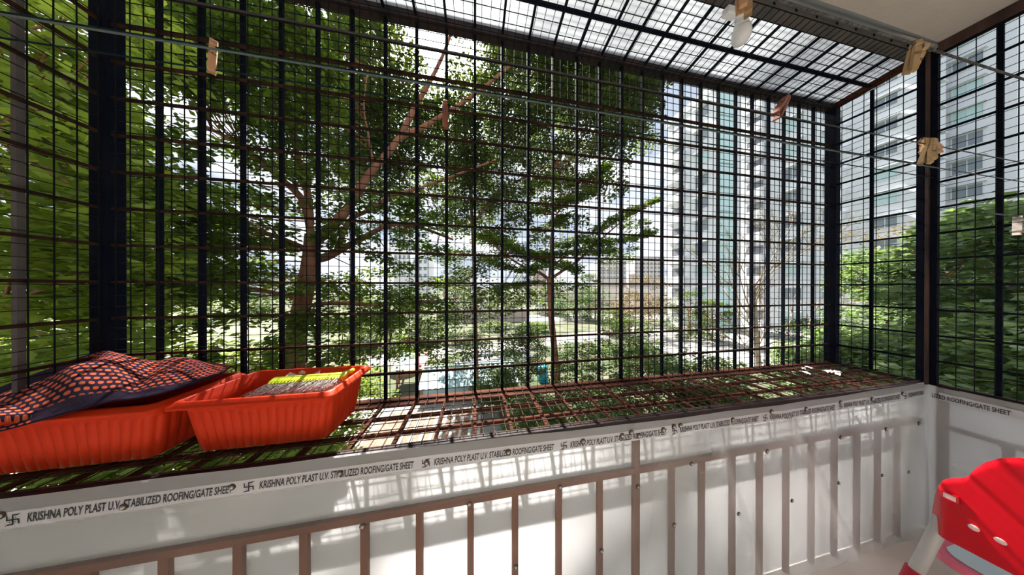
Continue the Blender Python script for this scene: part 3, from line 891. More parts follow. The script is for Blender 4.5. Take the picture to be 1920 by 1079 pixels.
scrap(1560, 700, -0.2, 0.034, 'long white paper strip on the shelf, near the corner post')
scrap(1571, 704, 0.4, 0.022, 'crumpled white paper piece on the shelf, rightmost of all')

# ------------------------------------------------------------------ clotheslines
def rope(name, pts, r, m, label, cat='clothesline', sag=0.0):
    P = []
    for i in range(25):
        t = i/24
        p = np.array(pts[0])*(1-t)+np.array(pts[1])*t
        p[2] -= sag*4*t*(1-t)
        P.append(p)
    o = MB().tube(P, r, 6).build(name, m, smooth=True)
    tag(o, label, cat, 'clotheslines strung across the balcony'); return o
def xline(px, py, Y, xa=-3.18, xb=XR-0.014):
    p = onY(px, py, Y); return [(xa, Y, p[2]), (xb, Y, p[2])]
rope('clothesline', xline(405, 89, 0.66), 0.0019, M_rope_t, 'teal clothesline crossing the left post, one light wooden pin on it')
rope('clothesline', xline(835, 196, 0.66), 0.0019, M_rope_t, 'dark teal clothesline holding the dark red pin among the leaves')
rope('clothesline', xline(1725, 86, 0.374), 0.0030, M_rope_g, 'thick grey twisted clothesline just under the ceiling')
rope('clothesline', xline(1725, 268, 0.374), 0.0014, M_cable, 'thin dark clothesline running under the roof to the pin cluster on the post')
rope('clothesline', xline(1721, 309, 0.374), 0.0014, M_string, 'thin pale string just below the pin cluster on the post')
rope('clothesline', xline(1900, 405, 0.374, 1.55), 0.0020, M_string, 'short pale string with grey pins at the right edge')

def pin(origin, rot, m, label, group=None, length=0.080, opened=1):
    """wooden clothes peg: two legs and a spring; jaws at the top, grips the line near the top"""
    e = empty('clothespin', origin, label, 'clothespin', group)
    R = Matrix.Rotation(rot[2], 4, 'Z') @ Matrix.Rotation(rot[1], 4, 'Y') @ Matrix.Rotation(rot[0], 4, 'X')
    for sgn in (1, -1):
        L = length; th = 0.0075; wd = 0.0125
        prof = [(0.000, 0.004), (0.004, 0.0), (0.006, -0.010), (0.003, -0.014), (0.006, -0.018), (0.0072, -0.030), (0.0055, -0.034),
                (0.0072, -0.038), (0.0085, -L+0.004), (0.0040+opened*0.0009, -L)]
        inner = [0.0006, 0.0006, 0.0008, 0.0028, 0.0008, 0.0008, 0.0010, 0.0014, 0.0042+opened*0.0005, 0.0040+opened*0.0008]
        mb = MB(); vs = []; n = len(prof)
        for ywd in (-wd/2, wd/2):
            for (ox, oz), ix in zip(prof, inner):
                vs.append((sgn*ix, ywd, oz)); vs.append((sgn*(max(ox, ix)+0.0015), ywd, oz))
        fs = []
        st = 2*n
        for i in range(n-1):
            a = 2*i
            fs += [(a, a+1, a+3, a+2), (st+a, st+a+2, st+a+3, st+a+1), (a, a+2, st+a+2, st+a), (a+1, st+a+1, st+a+3, a+3)]
        fs += [(0, st, st+1, 1), (2*n-2, 2*n-1, st+2*n-1, st+2*n-2)]
        mb.add([R @ Vector(v) for v in vs], fs)
        mb.build('jaw', m, e)
    mb = MB()
    for q in range(3):
        y = -0.005+q*0.005
        pts = [R @ Vector((0.0105*math.cos(a), y, -0.034+0.0045*math.sin(a))) for a in np.linspace(0, 2*math.pi, 12)]
        mb.tube(pts, 0.0008, 4, False)
    mb.build('spring', M_spring, e)
    return e
def at_line(px, py, Y): return onY(px, py, Y)
pin(at_line(401, 78, 0.66), (0.05, -0.06, 2.3), M_wood, 'light wooden clothespin hanging on the teal line near the left post')
pin(at_line(835, 191, 0.66), (0.0, 0.0, 1.45), M_woodr, 'dark red wooden clothespin hanging among the leaves right of the glare')
pin(at_line(1474, 184, 0.40), (0.0, 0.72, 0.2), M_woodr, 'brown wooden clothespin tilted under the roof edge near the tower', length=0.088)
pin(at_line(1387, -36, 0.374), (0.0, 0.12, 0.9), M_wood, 'brown clothespin beside the white bulb, left of its pair')
pin(at_line(1403, -38, 0.374), (0.0, -0.03, 0.6), M_woody, 'tan clothespin beside the white bulb, right of its pair')
pin(at_line(1718, 78, 0.374), (0.05, -0.10, 1.1), M_woody, 'tan wooden clothespin hanging upright at the slab corner')
pin(at_line(1733, 84, 0.374), (0.0, -0.42, 1.3), M_woody, 'tan wooden clothespin swung sideways at the slab corner', length=0.062)
pin(at_line(1739, 262, 0.374), (0.10, 0.10, 1.3), M_woody, 'tan clothespin in the post cluster, leaning left', length=0.066)
pin(at_line(1748, 262, 0.366), (0.0, -0.16, 1.5), M_woody, 'tan clothespin in the post cluster, leaning right', length=0.066)
pin(at_line(1731, 262, 0.382), (0.0, 0.14, 1.7), M_wood, 'brown clothespin in the post cluster, hanging straight', length=0.066)
pin(at_line(1746, 268, 0.374), (0.0, -1.35, 0.1), M_wood, 'brown clothespin in the post cluster, sticking out to the right', length=0.06)
for i, (dx, ry, lab) in enumerate(((0, 0.75, 'grey weathered clothespin at the right edge, leftmost of its bunch'),
                                   (12, 0.95, 'grey weathered clothespin at the right edge, middle of its bunch'),
                                   (24, 0.85, 'grey weathered clothespin at the right edge, rightmost of its bunch'))):
    pin(at_line(1908+dx, 408+2*i, 0.374), (0.1*i, ry, 0.2+0.2*i), M_woodg, lab, 'grey pins bunched at the right edge')

# ------------------------------------------------------------------ bulb under the roof
bc = onZ(1390, 62, CZ+1.10)
bulb = empty('light_bulb', (bc[0], bc[1], bc[2]), 'unlit white bulb in a holder hanging beneath the plastic roof', 'lamp')
MB().lathe([(0.0005, -0.048), (0.014, -0.046), (0.024, -0.038), (0.030, -0.024), (0.0315, -0.008), (0.030, 0.010), (0.026, 0.022)], 24).build('bulb', M_bulb, bulb, smooth=True)
MB().lathe([(0.026, 0.022), (0.022, 0.040), (0.018, 0.052), (0.018, 0.056)], 24).build('collar', M_white, bulb, smooth=True)
MB().lathe([(0.021, 0.054), (0.022, 0.080), (0.017, 0.092), (0.006, 0.098)], 20).build('holder', M_white, bulb, smooth=True)
MB().tube([(0, 0, 0.096), (-0.004, 0.004, 0.106), (-0.012, 0.008, 0.113)], 0.0035, 8).build('flex', M_white, bulb, smooth=True)
m_ = MB(); m_.box((-0.085, -0.012, 0.060), (-0.028, 0.016, 0.092)); m_.build('junction_box', M_white, bulb, bevel=0.004)
m_ = MB(); m_.tube([(-0.028, 0, 0.075), (-0.020, 0, 0.074)], 0.008, 10); m_.build('bracket', M_white, bulb, smooth=True)

# ------------------------------------------------------------------ red chair at the right
CHX, CHY = 1.66, 0.335
chair = empty('child_chair', (CHX, CHY, 0.0), "red plastic child's chair with grey tube legs and pale blue seat", 'chair', rz=0.0)
def back_mesh():
    """curved back panel in the local y-z plane: domed top, side shoulders, wrapped-round edges"""
    hw = 0.157
    ta = [0.0, 0.02, 0.045, 0.065, 0.080, 0.088, 0.098, 0.110, 0.122, 0.134, 0.145, 0.152, 0.157]
    tz = [0.746, 0.741, 0.718, 0.688, 0.652, 0.622, 0.606, 0.594, 0.580, 0.560, 0.515, 0.465, 0.425]
    def top(y):
        return float(np.interp(abs(y), ta, tz))
    def bot(y):
        return 0.372 - 0.010*(abs(y)/hw)**2
    ny, nz = 64, 40
    def surf(off):
        rows = []
        for i in range(ny+1):
            y = -hw+2*hw*i/ny
            row = []
            for j in range(nz+1):
                t = j/nz
                z = bot(y)+(top(y)-bot(y))*t
                e = abs(y)/hw
                x = 0.045*max(0, e-0.80)**1.3/0.20**1.3 + 0.010*e*e + off
                # rounded lip at the rim
                lip = 0.010*(max(0, (t-0.93)/0.07)**2)
                row.append((x+lip*(1 if off <= 0 else -0.0), y, z))
            rows.append(row)
        return rows
    A = surf(0.0); B = surf(0.014)
    m = MB(); m.grid(A); nA = len(m.v); m.grid(B, True)
    nj = nz+1
    def idx(i, j): return i*nj+j
    for i in range(ny):
        for j in (0, nz):
            q = (idx(i, j), idx(i+1, j), idx(i+1, j)+nA, idx(i, j)+nA)
            m.f.append(q if j == 0 else q[::-1])
    for j in range(nz):
        for i in (0, ny):
            q = (idx(i, j), idx(i, j+1), idx(i, j+1)+nA, idx(i, j)+nA)
            m.f.append(q[::-1] if i == 0 else q)
    return m
bk = back_mesh()
# cut the two handle slots near the shoulders (left out faces) and dress them with a recess
o = bk.build('backrest', M_red, chair, smooth=True)
md = o.modifiers.new('round', 'BEVEL'); md.width = 0.004; md.segments = 2; md.limit_method = 'ANGLE'; md.angle_limit = math.radians(50)
for sy_ in (1, -1):
    fr = MB()
    y0, y1 = (0.098, 0.128) if sy_ > 0 else (-0.128, -0.098)
    z0, z1 = 0.514, 0.540
    fr.box((-0.003, y0, z0), (0.026, y0+0.004, z1)); fr.box((-0.003, y1-0.004, z0), (0.026, y1, z1))
    fr.box((-0.003, y0, z0), (0.026, y1, z0+0.004)); fr.box((-0.003, y0, z1-0.004), (0.026, y1, z1))
    fr.build('handle_slot', M_red, chair, bevel=0.002)
    MB().box((-0.0015, y0+0.0045, z0+0.0045), (0.012, y1-0.0045, z1-0.0045)).build('slot_recess', M_pink, chair)
for yy, zz in ((0.077, 0.458), (0.041, 0.457)):
    MB().lathe([(0.009, -0.001), (0.009, 0.003), (0.006, 0.004), (0.0005, 0.0045)], 14,
               Matrix.Translation((0.003, yy, zz)) @ Matrix.Rotation(-math.pi/2, 4, 'Y')).build('screw_cap', M_pink, chair, smooth=True)
for sy_ in (1, -1):
    pts = [(0.040, sy_*0.135, 0.42), (0.030, sy_*0.145, 0.35), (0.004, sy_*0.168, 0.20), (-0.03, sy_*0.190, 0.03)]
    l = MB().tube(pts, [0.016, 0.016, 0.016, 0.016], 14).build('leg', M_tube, chair, smooth=True)
    MB().tube([(0.002, sy_*0.169, 0.19), (-0.03, sy_*0.190, 0.03), (-0.036, sy_*0.193, 0.0)], [0.022, 0.024, 0.026], 14).build('leg_foot', M_redd, l, smooth=True)
    pts = [(0.36, sy_*0.135, 0.245), (0.375, sy_*0.150, 0.15), (0.39, sy_*0.165, 0.03)]
    l = MB().tube(pts, 0.016, 14).build('leg', M_tube, chair, smooth=True)
    MB().tube([(0.383, sy_*0.158, 0.10), (0.39, sy_*0.165, 0.03), (0.393, sy_*0.167, 0.0)], [0.023, 0.024, 0.026], 14).build('leg_foot', M_redd, l, smooth=True)
def rr_plate(x0, x1, y0, y1, r, z0, z1, n=8):
    pts = []
    for cx, cy, a0 in ((x1-r, y1-r, 0), (x0+r, y1-r, 90), (x0+r, y0+r, 180), (x1-r, y0+r, 270)):
        for k in range(n+1):
            a = math.radians(a0+90*k/n); pts.append((cx+r*math.cos(a), cy+r*math.sin(a)))
    m = MB(); N = len(pts)
    m.add([(x, y, z0) for x, y in pts]+[(x, y, z1) for x, y in pts],
          [tuple(range(N-1, -1, -1)), tuple(range(N, 2*N))]+[(k, (k+1) % N, N+(k+1) % N, N+k) for k in range(N)])
    return m
rr_plate(0.075, 0.400, -0.150, 0.150, 0.05, 0.2735, 0.279).build('seat', M_cyan, chair, bevel=0.002)
rr_plate(0.050, 0.425, -0.172, 0.172, 0.06, 0.245, 0.273).build('seat_rim', M_pinkb, chair, bevel=0.003)

# ================================================================== outside
# ground
m_ = MB(); m_.box((-260, 1.2, GND-0.5), (260, 420, GND)); tag(m_.build('ground', M_ground), kind='structure')
m_ = MB(); m_.box((-260, -60, GND-0.5), (260, 1.2, GND)); tag(m_.build('ground', M_ground), kind='structure')

def patch(name, pts, m, h):
    P = [onZ(x, y, GND+h) for x, y in pts]
    n = len(P); mb = MB()
    mb.add([(p[0], p[1], GND-0.02) for p in P]+[tuple(p) for p in P],
           [tuple(range(n-1, -1, -1)), tuple(range(n, 2*n))]+[(k, (k+1) % n, n+(k+1) % n, n+k) for k in range(n)])
    o = mb.build(name, m); tag(o, kind='structure'); return o
patch('road', [(690, 668), (1000, 634), (1190, 613), (1250, 612), (1440, 608), (1560, 640), (1470, 700), (1300, 680), (1180, 632), (1000, 652), (690, 690)][::-1], M_conc, 0.03)
patch('lawn', [(60, 566), (545, 566), (560, 690), (-60, 690)][::-1], M_lawn, 0.02)
patch('courtyard', [(860, 606), (1240, 598), (1240, 590), (860, 592)], M_conc, 0.03)
M_yard = mat('brightened_yard', (0.50, 0.47, 0.43), 0.95, col2=(0.62, 0.60, 0.57), scale=0.8)  # concrete with its colour lightened to offset the shade of the trees
patch('yard', [(-500, 1300), (-200, 800), (560, 770), (600, 1300)][::-1], M_yard, 0.015)
patch('paved_court', [(605, 930), (648, 745), (930, 745), (960, 930)], M_conc, 0.02)
bed = empty('gravel_bed', (0, 0, GND+0.02)); tag(bed, kind='structure')
gp = patch('gravel_strip', [(655, 855), (735, 775), (905, 768), (905, 850)], M_gravel, 0.05)
kerbs = empty('kerb_strips', (0, 0, 0)); tag(kerbs, kind='structure')
bpy.data.objects.remove(bed)
for i in range(9):
    a = onZ(738+i*19.5, 850, GND+0.09); b = onZ(776+i*15.5, 776, GND+0.09)
    d = np.array([b[1]-a[1], -(b[0]-a[0]), 0]); d = d/np.linalg.norm(d)*0.055
    mb = MB(); q = [a-d, a+d, b+d, b-d]
    mb.add([(p[0], p[1], GND+0.03) for p in q]+[tuple(p) for p in q], [(3, 2, 1, 0), (4, 5, 6, 7), (0, 1, 5, 4), (1, 2, 6, 5), (2, 3, 7, 6), (3, 0, 4, 7)])
    mb.build('kerb', M_kerb, kerbs)

# ------------------------------------------------------------------ foliage
def leaf_mesh(name, cen, dirs, nrm, size, tint, m):
    """every leaf a folded four-point blade; arrays of shape (n,3)"""
    n = len(cen)
    d = dirs/np.linalg.norm(dirs, axis=1, keepdims=True)
    s = np.cross(d, nrm); s /= np.maximum(np.linalg.norm(s, axis=1, keepdims=True), 1e-6)
    nn = np.cross(s, d)
    sz = size[:, None]
    V = np.empty((n, 4, 3), np.float32)
    V[:, 0] = cen
    V[:, 1] = cen + d*sz*0.55 + s*sz*0.27 + nn*sz*0.06
    V[:, 2] = cen + d*sz
    V[:, 3] = cen + d*sz*0.55 - s*sz*0.27 + nn*sz*0.06
    me = bpy.data.meshes.new(name)
    me.vertices.add(n*4); me.vertices.foreach_set('co', V.reshape(-1))
    base = (np.arange(n)*4)[:, None]
    T = np.concatenate([base+np.array([[0, 2, 1]]), base+np.array([[0, 3, 2]])], axis=1).reshape(-1).astype(np.int32)
    me.loops.add(n*6); me.loops.foreach_set('vertex_index', T)
    me.polygons.add(n*2)
    me.polygons.foreach_set('loop_start', np.arange(0, n*6, 3, dtype=np.int32))
    me.polygons.foreach_set('loop_total', np.full(n*2, 3, np.int32))
    at = me.attributes.new('leaf_tint', 'FLOAT', 'POINT')
    at.data.foreach_set('value', np.repeat(tint.astype(np.float32), 4))
    me.materials.append(m)
    me.update(calc_edges=True)
    return me

def pads_to_leaves(pads, leaf, thick=0.10, droop=0.25, tilt=0.45):
    """pads: list of (center, radius, count, tint offset) -> leaf arrays"""
    cs = []; ds = []; ns = []; ts = []; ss = []
    for (c, r, n, to) in pads:
        a = rng.uniform(0, 2*math.pi, n); q = np.sqrt(rng.uniform(0, 1, n))*r
        off = np.stack([q*np.cos(a), q*np.sin(a), rng.normal(0, thick, n) - droop*q*q/max(r, 0.01)], 1)
        cs.append(np.asarray(c)[None]+off)
        b = a + rng.normal(0, 0.8, n)
        ds.append(np.stack([np.cos(b), np.sin(b), rng.normal(-0.15, 0.35, n)], 1))
        ns.append(np.stack([rng.normal(0, tilt, n), rng.normal(0, tilt, n), np.ones(n)], 1))
        ts.append(np.clip(rng.normal(0.45+to, 0.22, n), 0, 1))
        ss.append(leaf*rng.uniform(0.65, 1.3, n))
    return [np.concatenate(x) for x in (cs, ds, ns, ss, ts)]

def limb_pts(pix, n=4):
    """smooth chain through (px, py, depth) triples"""
    P = [dep(*p) for p in pix]
    out = []
    for i in range((len(P)-1)*n+1):
        out.append(cr(P, i/((len(P)-1)*n)))
    return out

def build_tree(name, base, label, limbs, pads, leaf, lm, bm, twig=0.010, group=None, thick=0.10, droop=0.25, cat='tree', tilt=0.45, maxtwig=3.0):
    root = empty(name, base, label, cat, group)
    mb = MB(); allp = []
    for pts, r0, r1 in limbs:
        n = len(pts)
        mb.tube(pts, [r0+(r1-r0)*i/(n-1) for i in range(n)], 9 if r0 > 0.05 else 6)
        allp += [np.array(p) for p in pts]
    A = np.array(allp)
    for (c, r, k, to) in pads:
        d = np.linalg.norm(A-np.asarray(c)[None], axis=1); j = int(d.argmin())
        if 0.05 < d[j] < maxtwig:
            mid = (A[j]+np.asarray(c))*0.5 + np.array([0, 0, -0.06*d[j]])
            mb.tube([A[j], mid, c], [twig*1.5, twig, twig*0.4], 4, False)
    mb.v = local(root, mb.v)
    mb.build('trunk', bm, root, smooth=True)
    if pads:
        arr = pads_to_leaves(pads, leaf, thick, droop, tilt)
        arr[0] = arr[0]-np.array(root.location[:])[None]
        me = leaf_mesh('foliage', *arr, lm)
        o = link('foliage', me, root); o['kind'] = 'stuff'
    return root

# --- density of the two large canopies, 40 px cells of the view, used only to spread sprays over real depths
DEN = ["8746767677888888875422455667642",
       "7543567788888888875323468888753",
       "6754435677788888875434688888876",
       "7665443466678888877645678888887",
       "7776543322567888888867678888887",
       "6677654211467878888888788887775",
       "7766765321257788888887777876664",
       "6666776532346778888877888766421",
       "5566777654323568877788887654320",
       "6677777766543246677788887654320",
       "7777777777765235566677766553210",
       "7677777777787644454566655543210",
       "8888888888776645444345544443200",
       "8887788877666656666667765432000",
       "6656666532244677788887653210000",
       "4567753210113677778777542000000",
       "6778864333332677776666542000000"]
main_pads, left_pads, tall_pads = [], [], []
for r, line in enumerate(DEN):
    for c, ch in enumerate(line):
        d = int(ch)
        if d == 0: continue
        lam = 0.10*d + 0.075*max(0, d-3)**1.6
        if c < 7: lam *= 0.72 if d > 5 else 0.5
        if c > 15: lam *= 2.1 if (c > 20 and r < 9) else 1.6
        npad = int(lam) + (1 if random.random() < lam-int(lam) else 0)
        for _ in range(npad):
            px = c*40+random.uniform(0, 40); py = r*40+random.uniform(0, 40)
            if c < 7:
                R = random.uniform(3.4, 6.2)
                pr = random.uniform(0.22, 0.42)
                left_pads.append((rad(px, py, R), pr, int(60+pr*300), random.uniform(-0.1, 0.25)))
            elif (c > 15 and r < 9) or c > 20:
                R = random.uniform(9.0, 13.0)
                pr = random.uniform(0.5, 0.85)
                tall_pads.append((rad(px, py, R), pr, int(120+pr*260), random.uniform(-0.25, 0.15)))
            else:
                R = random.uniform(5.0, 8.2)
                pr = random.uniform(0.24, 0.46)*R/6.5
                main_pads.append((rad(px, py, R), pr, int(90+pr*360), random.uniform(-0.25, 0.15) - (0.12 if c > 15 and r < 9 else 0)))
# sprays in the sun's path are culled to let light reach balcony and yard
_sd = np.array(SUN_DIR[:])
_T = [np.array((x, y, z)) for x in (-1.1, -0.3, 0.5, 1.3, 2.0) for (y, z) in ((0.70, 0.25), (0.70, 0.65), (-0.2, 0.0), (-1.0, 0.0))]
_T += [onZ(px, py, GND+0.1) for (px, py) in ((690, 810), (770, 800), (850, 800), (780, 740), (880, 720), (860, 675), (300, 620), (450, 640))]
def thin(pads, keep):
    out = []
    for p in pads:
        c = np.asarray(p[0]); hit = 0
        for t in _T:
            v = c-t; d = np.linalg.norm(v-_sd*np.dot(v, _sd))
            if d < p[1]*0.9: hit += 1
        if hit == 0 or random.random() < keep: out.append(p)
    return out
main_pads = thin(main_pads, 0.45); tall_pads = thin(tall_pads, 0.36); left_pads = thin(left_pads, 0.25)
z0 = 4.6
tr = limb_pts([(610, 1010, z0), (575, 820, z0), (552, 690, z0), (562, 600, z0), (575, 530, z0), (582, 480, z0), (584, 440, z0)])
limbs = [(tr, 0.22, 0.115),
         (limb_pts([(584, 445, z0), (570, 380, 4.5), (530, 338, 4.4), (490, 305, 4.3), (464, 283, 4.2), (420, 255, 4.1), (380, 235, 4.0)]), 0.075, 0.03),
         (limb_pts([(582, 420, z0), (575, 350, 4.7), (560, 300, 4.8), (545, 240, 4.9), (533, 180, 5.0), (525, 90, 5.1)]), 0.075, 0.03),
         (limb_pts([(584, 460, z0), (634, 413, 4.7), (659, 380, 4.8), (691, 329, 4.9), (729, 285, 5.0), (751, 258, 5.1), (790, 240, 5.2), (832, 215, 5.3), (900, 170, 5.5), (960, 120, 5.6)]), 0.105, 0.035),
         (limb_pts([(751, 258, 5.1), (781, 196, 5.2), (802, 161, 5.2), (830, 105, 5.3), (850, 50, 5.3)]), 0.07, 0.03),
         (limb_pts([(584, 485, z0), (610, 484, 4.7), (651, 462, 4.8), (691, 441, 5.0), (732, 422, 5.1), (790, 428, 5.3), (850, 450, 5.5)]), 0.09, 0.03),
         (limb_pts([(632, 470, 4.75), (655, 415, 4.9), (690, 395, 5.0), (745, 365, 5.1), (786, 353, 5.2), (850, 330, 5.4), (930, 300, 5.6)]), 0.06, 0.02),
         (limb_pts([(572, 575, z0), (620, 569, 4.7), (680, 571, 4.8), (740, 571, 4.9), (800, 566, 5.1), (860, 560, 5.3)]), 0.055, 0.015),
         (limb_pts([(570, 565, z0), (530, 553, 4.5), (490, 545, 4.4), (440, 535, 4.3), (390, 528, 4.2)]), 0.055, 0.02),
         (limb_pts([(580, 470, z0), (520, 445, 4.5), (448, 421, 4.4), (400, 400, 4.3), (350, 370, 4.2), (300, 340, 4.1)]), 0.06, 0.02),
         (limb_pts([(560, 700, z0), (605, 676, 4.7), (640, 662, 4.8), (692, 651, 4.9), (760, 640, 5.1)]), 0.05, 0.015),
         (limb_pts([(700, 312, 4.95), (690, 250, 5.0), (682, 200, 5.0), (690, 130, 5.1)]), 0.035, 0.012)]
build_tree('shade_tree', (tr[0][0], tr[0][1], GND), 'large spreading tree with red-brown trunk and layered leaves left of centre', limbs, main_pads, 0.112, L_main, M_bark, thick=0.085, tilt=0.85)
tl = limb_pts([(-330, 1010, 1.55), (-320, 760, 1.55), (-290, 600, 1.6), (-260, 480, 1.6)])
limbs = [(tl, 0.17, 0.10),
         (limb_pts([(-300, 620, 1.6), (-120, 585, 1.7), (0, 568, 1.8), (70, 553, 2.0), (150, 538, 2.3), (230, 522, 2.6)]), 0.06, 0.02),
         (limb_pts([(-260, 480, 1.6), (-140, 300, 1.6), (0, 240, 1.7), (50, 258, 1.85), (95, 287, 2.0), (185, 302, 2.3), (250, 330, 2.6)]), 0.07, 0.02),
         (limb_pts([(-260, 480, 1.6), (-180, 200, 1.6), (-60, 60, 1.8), (80, 80, 2.1), (200, 130, 2.4)]), 0.06, 0.02)]
build_tree('shade_tree', (tl[0][0], tl[0][1], GND), 'leafy tree with long reddish boughs close beyond the left post', limbs, left_pads, 0.10, L_near, M_bark, thick=0.08, tilt=0.65)

tt = limb_pts([(896, 850, 10.5), (893, 700, 10.5), (891, 600, 10.5), (890, 520, 10.5), (886, 430, 10.4), (880, 330, 10.3), (872, 240, 10.2), (862, 150, 10.0)])
limbs = [(tt, 0.13, 0.05),
         (limb_pts([(882, 350, 10.3), (920, 290, 10.4), (980, 230, 10.6), (1060, 180, 10.8)]), 0.06, 0.02),
         (limb_pts([(886, 420, 10.3), (930, 370, 10.0), (985, 330, 9.8), (1040, 310, 9.6)]), 0.05, 0.02),
         (limb_pts([(876, 290, 10.2), (840, 240, 9.9), (800, 200, 9.6), (760, 150, 9.4)]), 0.05, 0.02),
         (limb_pts([(870, 220, 10.1), (900, 150, 10.2), (950, 80, 10.3)]), 0.05, 0.02)]
build_tree('tall_tree', (tt[0][0], tt[0][1], GND), 'tall dark tree with small leaves between the spreading tree and the tower', limbs, tall_pads, 0.165, L_dark, M_bark, thick=0.16, tilt=0.8)

# --- centre tree with tiered sprays
def spray(pix, z, width, n, leaf_pad=0.0, tint=0.0, jit_=0.5):
    """a long flat bough of leaves along a pixel polyline at depth z"""
    P = [dep(x, y, z+dz) for (x, y, dz) in pix]
    out = []
    for i in range(n):
        t = (i+0.5)/n
        c = cr(P, t)
        taper = 0.35+0.65*math.sin(math.pi*min(1, 0.12+t*0.86))
        c = c+np.array([random.uniform(-1, 1)*width*taper*0.25, random.uniform(-1, 1)*jit_, random.uniform(-0.03, 0.05)])
        out.append((c, width*taper, int(80*taper+40), tint+random.uniform(-0.12, 0.12)))
    return out
zc = 8.5
ct = limb_pts([(1052, 800, zc), (1045, 720, zc), (1040, 660, zc), (1034, 600, zc), (1032, 560, zc), (1030, 522, zc)])
climbs = [(ct, 0.15, 0.11),
          (limb_pts([(1030, 525, zc), (1012, 512, zc), (985, 502, 8.4), (950, 480, 8.3), (910, 445, 8.2)]), 0.075, 0.02),
          (limb_pts([(1030, 525, zc), (1055, 508, 8.6), (1085, 488, 8.7), (1120, 455, 8.8), (1180, 405, 8.9), (1238, 374, 9.0)]), 0.07, 0.015),
          (limb_pts([(1030, 525, zc), (1033, 480, zc), (1034, 440, 8.5), (1050, 390, 8.5), (1090, 350, 8.6)]), 0.06, 0.012),
          (limb_pts([(1033, 500, zc), (1080, 470, 8.3), (1140, 455, 8.2), (1225, 434, 8.1)]), 0.04, 0.01)]
cp = spray([(1090, 445, 0.3), (1130, 425, 0.4), (1165, 405, 0.4), (1200, 388, 0.5), (1240, 372, 0.5)], zc, 0.28, 22, jit_=0.35)
cp += spray([(1050, 460, 0), (1110, 455, -0.2), (1170, 450, -0.3), (1215, 438, -0.4)], zc, 0.34, 22, tint=0.1)
cp += spray([(1000, 478, 0), (1060, 474, 0), (1120, 472, 0), (1175, 468, 0)], zc, 0.42, 26)
cp += spray([(1000, 400, 0.3), (1050, 385, 0.2), (1100, 362, 0.1), (1130, 335, 0)], zc, 0.36, 24)
cp += spray([(990, 350, 0.3), (1050, 345, 0.2), (1110, 330, 0.1), (1128, 322, 0)], zc, 0.40, 20)
cp += spray([(910, 440, -0.3), (950, 460, -0.2), (990, 480, 0), (1030, 490, 0)], zc, 0.42, 26)
cp += spray([(990, 505, 0), (1030, 498, 0), (1070, 500, 0), (1090, 512, 0)], zc, 0.36, 16)
cp += spray([(900, 480, 0), (950, 500, 0), (1000, 512, 0)], zc, 0.34, 14)
cp += spray([(1010, 430, 0.4), (1040, 420, 0.3), (1055, 405, 0.3)], zc, 0.34, 10)
cp += spray([(930, 540, 0), (970, 535, 0), (1010, 530, 0)], zc, 0.36, 12)
build_tree('umbrella_tree', (ct[0][0], ct[0][1], GND), 'slim forked tree with flat tiers of leaves in the centre of the view', climbs, cp, 0.13, L_main, M_bark, thick=0.05, droop=0.05)

# --- bare tree on the right
zb_ = 14.0
bt = limb_pts([(1422, 692, zb_), (1418, 640, zb_), (1415, 590, zb_), (1412, 540, zb_)])
bl = [(bt, 0.17, 0.12)]
random.seed(21)
def grow(p, d, L, r, depth):
    pts = [p]
    q = p.copy(); dd = d.copy()
    for _ in range(4):
        dd = dd+np.array([random.uniform(-.16, .16), random.uniform(-.16, .16), random.uniform(-.02, .12)]); dd /= np.linalg.norm(dd)
        q = q+dd*L/4; pts.append(q.copy())
    bl.append((pts, r, r*0.45))
    if depth > 0:
        for _ in range(3):
            k = random.randint(1, 4)
            nd = dd+np.array([random.uniform(-.75, .75), random.uniform(-.75, .75), random.uniform(-.1, .5)]); nd /= np.linalg.norm(nd)
            grow(pts[k], nd, L*0.62, r*0.64, depth-1)
for i, a in enumerate(np.linspace(0, 2*math.pi, 11)[:-1]):
    k = 3+i % 10
    st = bt[min(len(bt)-1, k)]
    d = np.array([math.cos(a)*0.72, math.sin(a)*0.5, 0.85+0.3*(i % 2)]); d /= np.linalg.norm(d)
    grow(np.array(st), d, 3.1+random.uniform(-0.5, 0.8), 0.042, 3)
for (a, zz) in ((math.pi*0.98, 2), (math.pi*1.04, 4), (0.05, 3)):
    grow(np.array(bt[zz]), np.array([math.cos(a), -0.2, 0.35]), 3.6, 0.06, 2)
bpads = []
for pts, r, r2 in bl:
    if r < 0.024 and random.random() < 0.45:
        bpads.append((pts[-1], 0.16, 7, 0.1))
build_tree('bare_tree', (bt[0][0], bt[0][1], GND), 'nearly leafless grey tree with a fan of thin twigs before the white tower', bl, bpads, 0.09, L_pale, M_barkg, twig=0.004, maxtwig=0.0)
random.seed(5)

